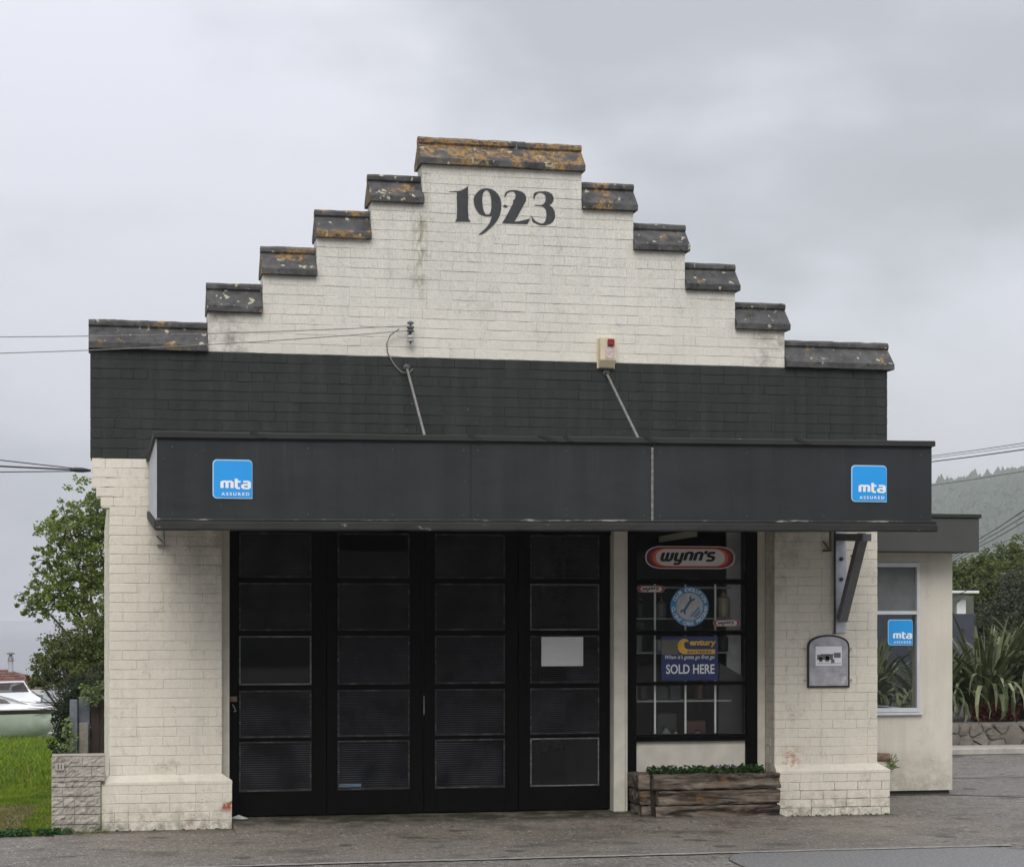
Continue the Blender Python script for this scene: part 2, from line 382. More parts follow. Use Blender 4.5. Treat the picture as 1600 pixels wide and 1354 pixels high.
M['plate'] = simple('number_plate_ceramic', (.36, .32, .28), .5, 0, .1, 20)
def stonemat():
    m = Mat('field_stone', (.2, .19, .17), .9, spec=.25)
    c = m.mix(m.island(), C4(.10, .095, .085), C4(.25, .22, .185))
    c = m.mix(m.ramp(m.noise(7, 5, .7), .42, .7), c, C4(.13, .125, .11))
    m.color(c); m.bump(m.noise(20, 5), .5, .02); return m.m
M['stone'] = stonemat()
M['stone_mortar'] = simple('stone_wall_mortar', (.17, .165, .15), .95, 0, .25, 10, .3)
M['fence_dark'] = simple('dark_stained_boards', (.035, .022, .018), .85, 0, .3, 10, .3)
M['fence_blue'] = simple('blue_grey_post', (.13, .15, .18), .8, 0, .2, 10)
M['fence_grey'] = simple('weathered_grey_post', (.22, .20, .17), .9, 0, .25, 14, .3)
M['boat_white'] = simple('white_gelcoat', (.72, .73, .74), .3, 0, .05, 3)
M['boat_hull'] = simple('pale_green_gelcoat', (.52, .57, .545), .35, 0, .12, 3)
M['boat_stripe'] = simple('dark_hull_stripe', (.03, .022, .03), .4)
M['boat_glass'] = glass('boat_perspex', (.25, .24, .23), .06, 1.6)
def rooftile():
    m = Mat('clay_roof_tiles', (.14, .06, .045), .85)
    m.color(m.mix(m.island(), C4(.085, .035, .028), C4(.19, .085, .06))); return m.m
M['roof_tile'] = rooftile()
M['house_wall'] = simple('pale_house_wall', (.52, .54, .56), .8, 0, .08, 1)
M['shed'] = simple('dark_blue_grey_boards', (.040, .047, .062), .7, 0, .15, 4)
M['sea'] = Mat('grey_mirror_water', (.05, .06, .065), .12).m
def hillmat():
    m = Mat('forested_hillside', (.03, .045, .025), .95, spec=.1)
    c = m.mix(m.ramp(m.noise(.022, 6, .65), .3, .7), C4(.018, .030, .016), C4(.060, .078, .034))
    m.color(c); m.bump(m.noise(.12, 5), 1, 6); return m.m
M['hill'] = hillmat()
M['bank'] = simple('dark_reflection_bank', (.018, .020, .015), .95, 0, .5, .3)
M['steel_roof'] = simple('old_corrugated_iron', (.16, .16, .16), .6, .3, .2, 3)
M['shelf_grey'] = simple('grey_shelf', (.30, .30, .30), .6)
M['can_a'] = simple('oil_bottle_grey', (.20, .20, .21), .4); M['can_b'] = simple('oil_bottle_cream', (.42, .38, .27), .4)
M['can_c'] = simple('tin_dark_red', (.07, .016, .016), .4); M['can_d'] = simple('tin_black', (.02, .02, .022), .4)

# ------------------------------------------------------------------ mesh building
class MB:
    def __init__(s): s.v = []; s.f = []; s.mi = []; s.cur = 0
    def add(s, vs, fs, mi=None):
        b = len(s.v); s.v += [tuple(p) for p in vs]
        for f in fs: s.f.append([b + i for i in f]); s.mi.append(s.cur if mi is None else mi)
        return s
    def box(s, x0, x1, y0, y1, z0, z1, ch=0):
        if ch <= 0:
            return s.add([(x, y, z) for x in (x0, x1) for y in (y0, y1) for z in (z0, z1)],
                         [(0, 1, 3, 2), (4, 6, 7, 5), (0, 4, 5, 1), (2, 3, 7, 6), (0, 2, 6, 4), (1, 5, 7, 3)])
        lo = (x0, y0, z0); hi = (x1, y1, z1); vs = []; idx = {}
        for ci in range(8):
            sg = [(ci >> k) & 1 for k in range(3)]
            for ax in range(3):       # vertex lying on the face of axis ax
                p = []
                for k in range(3):
                    e = hi[k] if sg[k] else lo[k]
                    if k != ax: e += -ch if sg[k] else ch
                    p.append(e)
                idx[(ci, ax)] = len(vs); vs.append(p)
        fs = []
        for ax in range(3):
            u, w_ = (ax + 1) % 3, (ax + 2) % 3
            for sd_ in (0, 1):
                q = []
                for (a, b) in ((0, 0), (1, 0), (1, 1), (0, 1)):
                    ci = (sd_ << ax) | (a << u) | (b << w_); q.append(idx[(ci, ax)])
                fs.append(q if sd_ else q[::-1])
        for ax in range(3):           # edges along ax
            u, w_ = (ax + 1) % 3, (ax + 2) % 3
            for a in (0, 1):
                for b in (0, 1):
                    c0 = (a << u) | (b << w_); c1 = c0 | (1 << ax)
                    q = [idx[(c0, u)], idx[(c1, u)], idx[(c1, w_)], idx[(c0, w_)]]
                    fs.append(q if a == b else q[::-1])
        for ci in range(8): 
            q = [idx[(ci, 0)], idx[(ci, 1)], idx[(ci, 2)]]
            fs.append(q if bin(ci).count('1') % 2 else q[::-1])
        return s.add(vs, fs)
    def prism(s, prof, a0, a1, axis='x'):
        """closed profile (2-d points) swept along an axis; x: prof=(y,z)  y: prof=(x,z)  z: prof=(x,y)"""
        mk = {'x': lambda p, a: (a, p[0], p[1]), 'y': lambda p, a: (p[0], a, p[1]), 'z': lambda p, a: (p[0], p[1], a)}[axis]
        n = len(prof); vs = [mk(p, a0) for p in prof] + [mk(p, a1) for p in prof]
        return s.add(vs, [tuple(range(n))[::-1], tuple(range(n, 2 * n))] + [(i, (i + 1) % n, n + (i + 1) % n, n + i) for i in range(n)])
    def tube(s, pts, r, n=8, cap=True):
        pts = [Vector(p) for p in pts]; rings = []
        rr = r if isinstance(r, (list, tuple)) else [r] * len(pts)
        up = Vector((0, 0, 1))
        for i, p in enumerate(pts):
            d = (pts[min(i + 1, len(pts) - 1)] - pts[max(i - 1, 0)]).normalized()
            a = d.cross(up if abs(d.z) < .95 else Vector((1, 0, 0))).normalized(); b = d.cross(a)
            rings.append([p + (a * math.cos(t) + b * math.sin(t)) * rr[i] for t in [k * 2 * math.pi / n for k in range(n)]])
        vs = [q for rg in rings for q in rg]; fs = []
        for i in range(len(pts) - 1):
            for k in range(n): fs.append((i * n + k, i * n + (k + 1) % n, (i + 1) * n + (k + 1) % n, (i + 1) * n + k))
        if cap: fs += [tuple(range(n))[::-1], tuple(range((len(pts) - 1) * n, len(pts) * n))]
        return s.add(vs, fs)
    def lathe(s, prof, c, n=16, axis='z'):
        """prof = (radius, height)"""
        vs = []; fs = []
        for (r, h) in prof:
            for k in range(n):
                a = k * 2 * math.pi / n
                vs.append((c[0] + r * math.cos(a), c[1] + r * math.sin(a), c[2] + h) if axis == 'z' else (c[0] + r * math.cos(a), c[1] + h, c[2] + r * math.sin(a)))
        for i in range(len(prof) - 1):
            for k in range(n): fs.append((i * n + k, i * n + (k + 1) % n, (i + 1) * n + (k + 1) % n, (i + 1) * n + k))
        fs += [tuple(range(n))[::-1], tuple(range((len(prof) - 1) * n, len(prof) * n))]
        return s.add(vs, fs)
    def bar(s, a, b, wd, ht):
        """box beam from a to b; wd sideways (x), ht across"""
        a = Vector(a); b = Vector(b); d = (b - a).normalized()
        side = Vector((1, 0, 0)) if abs(d.x) < .9 else Vector((0, 1, 0))
        up = d.cross(side).normalized(); side = up.cross(d).normalized()
        vs = []
        for p in (a, b):
            for (i, j) in ((-1, -1), (1, -1), (1, 1), (-1, 1)): vs.append(p + side * wd / 2 * i + up * ht / 2 * j)
        return s.add(vs, [(0, 1, 2, 3), (7, 6, 5, 4), (0, 4, 5, 1), (1, 5, 6, 2), (2, 6, 7, 3), (3, 7, 4, 0)])

def wloc(o):
    v = Vector((0, 0, 0))
    while o is not None: v += o.location; o = o.parent
    return v
def link(o, parent):
    col.objects.link(o)
    if parent is not None: o.parent = parent
def obj(name, mb, mats, parent=None, smooth=False, center=True, fix=True):
    if isinstance(mb, MB) and hasattr(mb, 'q'):          # leaves gathered as an array of quads
        q = np.concatenate(mb.q).reshape(-1, 4, 3); b0 = len(mb.v)
        mb.v += [tuple(p) for p in q.reshape(-1, 3).tolist()]; mb.f += (np.arange(len(q) * 4).reshape(-1, 4) + b0).tolist(); mb.mi += [mb.cur] * len(q); del mb.q
    mats = mats if isinstance(mats, list) else [mats]
    me = bpy.data.meshes.new(name)
    if isinstance(mb, MB):
        vs = mb.v; c = Vector((0, 0, 0))
        if center and vs:
            a = np.array(vs); lo, hi = a.min(0), a.max(0); c = Vector(((lo[0] + hi[0]) / 2, (lo[1] + hi[1]) / 2, lo[2]))
            vs = [(p[0] - c.x, p[1] - c.y, p[2] - c.z) for p in vs]
        me.from_pydata(vs, [], mb.f)
        if len(mats) > 1: me.polygons.foreach_set('material_index', mb.mi)
    else: me = mb; c = Vector((0, 0, 0))
    for m in mats: me.materials.append(m)
    if smooth: me.polygons.foreach_set('use_smooth', [True] * len(me.polygons))
    if fix and isinstance(mb, MB) and len(mb.f) < 20000:
        import bmesh
        b = bmesh.new(); b.from_mesh(me); bmesh.ops.recalc_face_normals(b, faces=b.faces); b.to_mesh(me); b.free()
    me.update()
    o = bpy.data.objects.new(name, me); link(o, parent)
    o.location = c - wloc(parent) if parent is not None else c
    return o
def thing(name, label, cat, loc=(0, 0, 0), group=None):
    o = bpy.data.objects.new(name, None); col.objects.link(o); o.location = loc; o.empty_display_size = .2
    o['label'] = label; o['category'] = cat
    if group: o['group'] = group
    return o
def tag(o, label, cat, group=None):
    o['label'] = label; o['category'] = cat
    if group: o['group'] = group
    return o
def struct(o): o['kind'] = 'structure'; return o
def stuff(o, label=None, cat=None):
    o['kind'] = 'stuff'
    if label: o['label'] = label; o['category'] = cat
    return o
def copy_tree(o, loc, label=None, parent=None):
    c = o.copy(); col.objects.link(c)
    if parent is not None: c.parent = parent
    else: c.location = loc
    if label: c['label'] = label
    for ch in list(o.children): copy_tree(ch, None, None, c)
    return c

def text_mesh(s, size, bold=0, shear=0, spacing=1, ext=.0008, align='CENTER'):
    cu = bpy.data.curves.new('lettering', 'FONT'); cu.body = s; cu.size = size; cu.offset = bold; cu.shear = shear
    cu.space_character = spacing; cu.extrude = ext; cu.align_x = align; cu.align_y = 'CENTER'; cu.resolution_u = 4
    t = bpy.data.objects.new('lettering', cu); col.objects.link(t)
    me = bpy.data.meshes.new_from_object(t.evaluated_get(bpy.context.evaluated_depsgraph_get()))
    bpy.data.objects.remove(t); bpy.data.curves.remove(cu)
    return me
def text(s, x, y, z, width, height, mat, parent, bold=0, shear=0, rot=0, spacing=1):
    """flat lettering on a plane facing -Y, centred at x,z, fitted to width and height"""
    me = text_mesh(s, 1, bold, shear, spacing, .002)
    a = np.empty(len(me.vertices) * 3); me.vertices.foreach_get('co', a); a = a.reshape(-1, 3)
    lo, hi = a.min(0), a.max(0); c = (lo + hi) / 2
    sx = width / (hi[0] - lo[0]) if width else height / (hi[1] - lo[1]); sy = height / (hi[1] - lo[1]) if height else sx
    px = (a[:, 0] - c[0]) * sx; pz = (a[:, 1] - c[1]) * sy
    X = px * math.cos(rot) - pz * math.sin(rot); Z = px * math.sin(rot) + pz * math.cos(rot)
    b = np.stack([X, -a[:, 2] * .4, Z], 1); me.vertices.foreach_set('co', b.ravel())
    me.materials.clear(); me.materials.append(mat); me.update()
    o = bpy.data.objects.new('lettering', me); link(o, parent); o.location = Vector((x, y, z)) - wloc(parent)
    return o
def outline_obj(name, loops, y, mat, parent, ext=.0008):
    """filled 2-d outline(s) in the X-Z plane at depth y (holes allowed)"""
    cu = bpy.data.curves.new(name, 'CURVE'); cu.dimensions = '2D'; cu.fill_mode = 'BOTH'; cu.extrude = ext
    for lp in loops:
        sp = cu.splines.new('POLY'); sp.points.add(len(lp) - 1)
        for i, p in enumerate(lp): sp.points[i].co = (p[0], p[1], 0, 1)
        sp.use_cyclic_u = True
    t = bpy.data.objects.new(name, cu); col.objects.link(t)
    me = bpy.data.meshes.new_from_object(t.evaluated_get(bpy.context.evaluated_depsgraph_get()))
    bpy.data.objects.remove(t); bpy.data.curves.remove(cu)
    a = np.empty(len(me.vertices) * 3); me.vertices.foreach_get('co', a); a = a.reshape(-1, 3)
    b = np.stack([a[:, 0], -a[:, 2], a[:, 1]], 1); cc = (b.min(0) + b.max(0)) / 2; b = b - cc
    me.vertices.foreach_set('co', b.ravel()); me.materials.clear(); me.materials.append(mat); me.update()
    o = bpy.data.objects.new(name, me); link(o, parent); o.location = Vector((cc[0], y, cc[2])) - wloc(parent)
    return o
def stroke(pts, wd):
    """outline polygons of a thick polyline"""
    out_ = []
    for i in range(len(pts) - 1):
        (x0, y0), (x1, y1) = pts[i], pts[i + 1]; l = math.hypot(x1 - x0, y1 - y0) or 1; nx, ny = -(y1 - y0) / l * wd / 2, (x1 - x0) / l * wd / 2
        out_.append([(x0 + nx, y0 + ny), (x1 + nx, y1 + ny), (x1 - nx, y1 - ny), (x0 - nx, y0 - ny)])
        if i: out_.append([(x0 + wd / 2 * math.cos(t), y0 + wd / 2 * math.sin(t)) for t in [k * math.pi / 4 for k in range(8)]])
    return out_
def strokes_obj(name, paths, wd, x, y, z, sx, sz, shear, mat, parent, ext=.001):
    mb = MB(); k = 0
    for p in paths:
        for poly in stroke([(a, b) for a, b in p], wd):
            q = [(x + (a + b * shear) * sx, z + b * sz) for a, b in poly]
            yy = y - k * .00003; k += 1
            mb.add([(a, yy, b) for a, b in q], [tuple(range(len(q)))])
    return obj(name, mb, mat, parent, fix=False)

def oval(x, z, hw, hh, p=2, n=40):
    """stadium (straight top and bottom, round ends)"""
    pts = []
    for k in range(n):
        a = 2 * math.pi * k / n; c, s_ = math.cos(a), math.sin(a)
        pts.append((x + math.copysign(abs(c) ** (2 / p), c) * hw, z + math.copysign(abs(s_) ** (2 / p), s_) * hh))
    return pts
def plate(name, pts, y, t, mat, parent):
    mb = MB(); mb.prism([(a, b) for a, b in pts], y - t, y, 'y'); return obj(name, mb, mat, parent)
def rrect(x0, x1, z0, z1, r, corners=(1, 1, 1, 1), n=5):
    pts = []
    for (cx, cz, a0, on) in ((x1 - r, z0 + r, -90, corners[0]), (x1 - r, z1 - r, 0, corners[1]), (x0 + r, z1 - r, 90, corners[2]), (x0 + r, z0 + r, 180, corners[3])):
        if on: pts += [(cx + r * math.cos(R(a0 + 90 * k / n)), cz + r * math.sin(R(a0 + 90 * k / n))) for k in range(n + 1)]
        else: pts.append((cx + (r if a0 in (-90, 0) else -r), cz + (r if a0 in (0, 90) else -r)))
    return pts

# ================================================================== THE GROUND
def grid(x0, x1, y0, y1, nx, ny, zf):
    mb = MB(); vs = []; fs = []
    for j in range(ny + 1):
        for i in range(nx + 1):
            x = x0 + (x1 - x0) * i / nx; y = y0 + (y1 - y0) * j / ny; vs.append((x, y, zf(x, y)))
    for j in range(ny):
        for i in range(nx):
            a = j * (nx + 1) + i; fs.append((a, a + 1, a + nx + 2, a + nx + 1))
    return mb.add(vs, fs)
GX0 = .14
def lawn_z(x, y):
    return -.012 - max(0, y) * .033 - (max(0, y - 38) * .06)
struct(obj('road', grid(-300, 400, -300, -.2, 4, 4, lambda x, y: -.008), M['asphalt'], fix=False))
struct(obj('side_road', grid(7.6, 400, -.2, 7.9, 4, 2, lambda x, y: -.008), M['asphalt'], fix=False))
lw = struct(obj('lawn', grid(-60, 7.6, -.2, 75, 60, 60, lawn_z), M['lawn'], fix=False))
struct(obj('land', grid(7.6, 2200, 7.9, 900, 6, 6, lambda x, y: -.02), M['lawn'], fix=False))
struct(obj('sea', grid(-9000, 9000, 60, 11000, 4, 4, lambda x, y: -14), M['sea'], fix=False))  # water added to mirror the sky where mist hides the far land
def bank_z(x, y):
    f = min(1, max(0, (-y - 58) / 40)); return f * (9 + 5 * noise.noise(Vector((x * .03, y * .03, 1)))) - .01
struct(obj('unseen_reflection_bank', grid(-220, 260, -180, -58, 60, 24, bank_z), M['bank'], fix=False))  # unseen bank across the road, added so the panes reflect dark instead of sky
# footpath: concrete slab in front of the building, rising to the door sill
mb = MB()
for (xa, xb) in ((-.35, .02), (.02, 1.25), (1.25, 3.1), (3.1, 5.05), (5.05, 6.53), (6.53, 7.76)):
    inner = xa >= 1.2 and xb < 6.6
    mb.add([(xa, -2.76, 0), (xb, -2.70, 0), (xb, -1.0, .004), (xa, -1.0, .004)], [(0, 1, 2, 3)])
    zi = .068 if inner else .006
    ye = .34 if inner else .03
    mb.add([(xa, -1.0, .004), (xb, -1.0, .004), (xb, ye, zi), (xa, ye, zi)], [(0, 1, 2, 3)])
    if inner and xa == 1.25: mb.add([(xa, -1.0, .004), (xa, ye, zi), (xa, ye, -.02), (xa, -1, -.02)], [(0, 1, 2, 3)])
mb.add([(-.35, -2.76, 0), (7.76, -2.70, 0), (7.76, -2.70, -.02), (-.35, -2.76, -.02)], [(0, 1, 2, 3)])
struct(obj('footpath', mb, M['concrete']))
mb = MB()   # tar-sealed crack between footpath and road, ragged
xs = np.linspace(-.3, 7.7, 60)
up = [(x, -2.765 + .0075 * (x + .35) + rnd.uniform(-.006, .010), .003) for x in xs]; dn = [(p[0], p[1] - .06 - rnd.uniform(0, .03), .002) for p in up]
for i in range(59): mb.add([dn[i], dn[i + 1], up[i + 1], up[i]], [(0, 1, 2, 3)])
struct(obj('footpath_seam', mb, M['kerb_dull'], fix=False))
mb = MB()   # broken edge running right from the annex
xs = np.linspace(8.0, 12.5, 70); prev = None
for i, x in enumerate(xs):
    y = 1.98 - (x - 9.2) * .75 if x > 9.2 else 1.98
    y += noise.noise(Vector((x * 3, 0, 0))) * .05; hw = .022 + .02 * abs(noise.noise(Vector((x * 9, 5, 0))))
    cur = ((x, y - hw, -.003), (x, y + hw, -.003))
    if prev: mb.add([prev[0], cur[0], cur[1], prev[1]], [(0, 1, 2, 3)])
    prev = cur
struct(obj('road_crack', mb, M['soil'], fix=False))
struct(obj('kerb', MB().box(7.9, 60, 7.72, 7.95, -.008, .09, .015), M['kerb']))
struct(obj('far_footpath', MB().box(7.9, 60, 7.952, 8.45, -.008, .085), M['kerb']))
mb = MB()
xs = np.linspace(7.9, 40, 80)
for i in range(79): mb.add([(xs[i], 3.95 + .015 * math.sin(i), -.004), (xs[i + 1], 3.95 + .015 * math.sin(i + 1), -.004), (xs[i + 1], 4.13 + .02 * math.sin(i * 1.7 + 1.7), -.004), (xs[i], 4.13 + .02 * math.sin(i * 1.7), -.004)], [(0, 1, 2, 3)])
struct(obj('road_patch', mb, simple('pale_patch_seal', (.15, .145, .135), .9, 0, .2, 9, .4), fix=False))
# smoother blue-grey patch of seal at the road edge
mb = MB(); pp = []
for k in range(60):
    t_ = 2 * math.pi * k / 60; pp.append((6.35 + 1.35 * math.copysign(abs(math.cos(t_)) ** .8, math.cos(t_)) + rnd.uniform(-.012, .012), -3.55 + 1.05 * math.copysign(abs(math.sin(t_)) ** .7, math.sin(t_)) + rnd.uniform(-.012, .012), -.003))
mb.add(pp, [tuple(range(60))])
wm = Mat('damp_blue_grey_seal', (.1, .1, .1), .62, spec=.4)
wm.color(wm.mix(wm.ramp(wm.noise(45, 4, .75), .42, .66), C4(.125, .124, .122), C4(.27, .268, .262))); wm.bump(wm.noise(70, 3, .7), .5, .005)
struct(obj('seal_patch', mb, wm.m, fix=False))
mb = MB()
for k in range(60):
    p, q = Vector(pp[k]), Vector(pp[(k + 1) % 60]); c = Vector((6.35, -3.55, 0)); o1 = (p - c).normalized() * .007; o2 = (q - c).normalized() * .007
    mb.add([(p.x, p.y, .001), (q.x, q.y, .001), (q.x + o2.x, q.y + o2.y, .001), (p.x + o1.x, p.y + o1.y, .001)], [(0, 1, 2, 3)])
struct(obj('seal_patch_edge', mb, M['tar'], fix=False))

# ================================================================== THE GARAGE
G = thing('brick_garage', 'cream and charcoal painted brick garage with stepped parapet dated 1923', 'building', (3.84, 0, 0))
# stepped silhouette: (x0, x1, underside of coping)
STEPS = [(-.035, 1.03, 4.405), (1.03, 1.535, 4.775), (1.535, 2.037, 5.137), (2.037, 2.55, 5.50), (2.55, 3.035, 5.855),
         (3.035, 4.585, 6.235), (4.585, 5.10, 5.873), (5.10, 5.62, 5.502), (5.62, 6.13, 5.137), (6.13, 6.64, 4.768), (6.64, 7.715, 4.408)]
TH = .29
JD = .0040       # joint depth
Z_BAND0, Z_BAND1 = 3.405, 4.405
# core walls (what shows in the joints)
cm = MB()
def cbox(x0, x1, y0, y1, z0, z1, mi): cm.cur = mi; cm.box(x0, x1, y0, y1, z0, z1)
cbox(-.03, 7.71, JD, TH, Z_BAND0, Z_BAND1, 1)
for (a, b, z) in STEPS:
    if z > 4.5: cbox(a + (.004 if a < 3.5 else 0), b - (.004 if b > 4 else 0), JD, TH, Z_BAND1, z + .03, 0)
cbox(.02, 7.69, JD, TH, 3.05, Z_BAND0, 0)
cbox(.142, 7.606, JD, TH, 2.88, 3.05, 0)
cbox(.142, 1.154, JD, TH, 0, 2.88, 0)
cbox(6.540, 7.606, JD, TH, 0, 2.88, 0)
for (xa, xb) in ((.07, 1.24), (6.537, 7.713)): cbox(xa, xb, -.064, .10, 0, .42, 0)
# side walls and back
cbox(.142, .40, TH, 9.2, -.5, 3.2, 0); cbox(7.35, 7.606, TH, 9.2, -.5, 3.2, 0)
cbox(.40, 7.35, 8.95, 9.2, -.5, 3.2, 0)
# side corbels
for i, (zt, x) in enumerate(((Z_BAND0, -.02), (3.13, .02), (3.04, .062))):
    zb = (3.13, 3.04, 2.953)[i]; cbox(x + .004, .2, .004, .285, zb, zt, 0)
for i, (zt, x) in enumerate(((Z_BAND0, 7.705), (3.13, 7.672), (3.04, 7.64))):
    zb = (3.13, 3.04, 2.953)[i]; cbox(7.5, x - .004, .004, .285, zb, zt, 0)
obj('wall', cm, [M['cream_joint'], M['dark_joint']], G)

def brick_into(mb, x0, x1, z0, z1, y, rr, axis='f', q=1.0, gz=0):
    """one brick face, bedded a little proud of the joint plane; chamfered, ragged, slightly out of true"""
    g = .0021 + gz + rr.uniform(-.0014, .0016); gh = (.0010 + rr.uniform(-.0006, .0006)) * q; ch = .0048
    pr = rr.uniform(-.0016, .0022); D_ = .012
    def P(u, v, d):
        return (u, y + d, v) if axis == 'f' else (y + d, u, v)
    fl = .5 + .5 * noise.noise(Vector((x0 * 2.3, z0 * 2.9, 3))) + rr.uniform(-.25, .25)      # how open the joints are here
    fl = max(0, min(1, fl)); g *= .35 + .75 * fl; ch *= .4 + .6 * fl; che = ch
    if rr.random() < (.62 if q < 1 else .22): gh = .0001; che = .0004
    n = 4 if x1 - x0 > .16 else 2; cs = []
    for k in range(n + 1): cs.append((x0 + gh + (x1 - x0 - 2 * gh) * k / n, z0 + g + rr.uniform(-.0022, .0026), 1))
    for k in range(n + 1): cs.append((x1 - gh - (x1 - x0 - 2 * gh) * k / n, z1 - g + rr.uniform(-.0026, .0022), -1))
    N_ = len(cs); cx = (x0 + x1) / 2
    ti = rr.uniform(-.0012, .0012)
    fr = [P(u + (che if u < x0 + .02 else -che if u > x1 - .02 else 0), v + ch * sg, -pr + ti * sg) for u, v, sg in cs]
    md = [P(u, v, .0028 - pr * .4) for u, v, sg in cs]; bk = [P(u, v, D_) for u, v, sg in cs]
    mb.add(fr + md + bk, [tuple(range(N_))] + [(i, N_ + i, N_ + (i + 1) % N_, (i + 1) % N_) for i in range(N_)] + [(N_ + i, 2 * N_ + i, 2 * N_ + (i + 1) % N_, N_ + (i + 1) % N_) for i in range(N_)])
def course(x0, x1, rr, ofs, header=False):
    L_ = .118 if header else .243
    xs_ = [x0]; x = x0 + (ofs % L_ or L_)
    if x - x0 < .05: x += L_
    while x < x1 - .05:
        xs_.append(x + rr.uniform(-.006, .006)); x += L_ if rr.random() > .12 else L_ * .5
    xs_.append(x1); return [(a, b) for a, b in zip(xs_[:-1], xs_[1:])]
rb = random.Random(3)
# the bricks that show largest: the two piers and their plinths, each its own object
def single(x0, x1, z0, z1, y):
    mb = MB(); brick_into(mb, x0, x1, z0, z1, y, rb, 'f', *((2.6, .0012) if x0 > 3 and y < -.01 else (1.3, .0004)))
    return obj('brick', mb, M['cream_brick'], G, fix=False)
nb = 0
HP = (3.405 - .505) / 33
for (xa, xb) in ((.137, 1.158), (6.535, 7.611)):
    for r_ in range(26):
        z0 = .505 + r_ * HP
        for (a, b) in course(xa, xb, rb, (.243 if r_ % 2 else .12)):
            single(a, b, z0, z0 + HP, 0); nb += 1
for (xa, xb) in ((.065, 1.245), (6.532, 7.717)):
    for r_ in range(5):
        for (a, b) in course(xa, xb, rb, (.12 if r_ % 2 else .243)):
            single(a, b, r_ * .084, r_ * .084 + .084, -.07); nb += 1
print('single bricks', nb)
# all other bricks joined
sm = MB()
for (a, b, z) in STEPS:
    pass
def in_steps(x0, x1, z0):
    """clip a course at height z0 to the stepped outline"""
    lo = min([a for a, b, z in STEPS if z > z0 + .02] or [99]); hi = max([b for a, b, z in STEPS if z > z0 + .02] or [-99])
    return lo, hi
HG = (6.235 - 4.405) / 20
sm.cur = 0
for r_ in range(20):
    z0 = Z_BAND1 + r_ * HG; lo, hi = in_steps(0, 0, z0)
    for (a, b) in course(lo, hi, rb, (.2 + .12 * (r_ % 2) + lo * 0), header=(r_ % 6 == 4)): brick_into(sm, a, b, z0, z0 + HG, 0, rb, 'f', .45)
    # left-facing risers
    brick_into(sm, .02, TH - .02, z0, z0 + HG, lo, rb, 's')
sm.cur = 1
HB = 1.0 / 11
for r_ in range(11):
    z0 = Z_BAND0 + r_ * HB
    for (a, b) in course(-.035, 7.715, rb, .1 + .12 * (r_ % 2), header=(r_ % 6 == 2)): brick_into(sm, a, b, z0, z0 + HB, 0, rb, 'f', .5)
sm.cur = 0
for r_ in range(26, 33):
    z0 = .505 + r_ * HP
    xl = .137 if z0 < 2.93 else (.057 if z0 < 3.02 else (.017 if z0 < 3.11 else -.022))
    xr = 7.611 if z0 < 2.93 else (7.645 if z0 < 3.02 else (7.677 if z0 < 3.11 else 7.709))
    spans = [(xl, 1.158), (6.535, xr)] if z0 < 2.86 else [(xl, xr)]
    for (p, q) in spans:
        for (a, b) in course(p, q, rb, .243 if r_ % 2 else .12): brick_into(sm, a, b, z0, z0 + HP, 0, rb)
# reveal of the right-hand pier and the long left side wall
for r_ in range(27):
    z0 = .505 + r_ * HP
    for (a, b) in ((.01, .18), (.18, .29)) if r_ % 2 else ((.01, .12), (.12, .29)): brick_into(sm, a, b, z0, z0 + HP, 6.535, rb, 's')
for r_ in range(-4, 35):
    z0 = .065 + r_ * HP
    for (a, b) in course(.0, 9.2, rb, .243 if r_ % 2 else .12):
        if z0 < .5 and a < .1: continue
        brick_into(sm, a, b, z0, z0 + HP, .137, rb, 's')
for r_ in range(5): brick_into(sm, -.06, .09, r_ * .084, r_ * .084 + .084, 6.532, rb, 's'); brick_into(sm, -.06, .09, r_ * .084, r_ * .084 + .084, .065, rb, 's')
o = obj('brickwork', sm, [M['cream_brick'], M['dark_brick']], G, fix=True); o['kind'] = 'stuff'
# plinth caps: sloping splayed course
for (xa, xb, xi0, xi1) in ((.063, 1.247, .135, 1.160), (6.530, 7.719, 6.533, 7.613)):
    mb = MB()
    b4 = [(xa, -.072, .421), (xb, -.072, .421), (xb, .1, .421), (xa, .1, .421)]; m4 = [(p[0], p[1], .446) for p in b4]
    t4 = [(xi0, -.002, .508), (xi1, -.002, .508), (xi1, .1, .508), (xi0, .1, .508)]
    mb.add(b4 + m4 + t4, [(0, 3, 2, 1), (8, 9, 10, 11)] + [(i, (i + 1) % 4, 4 + (i + 1) % 4, 4 + i) for i in range(4)] + [(4 + i, 4 + (i + 1) % 4, 8 + (i + 1) % 4, 8 + i) for i in range(4)])
    obj('plinth_cap', mb, M['cream_brick'], G)

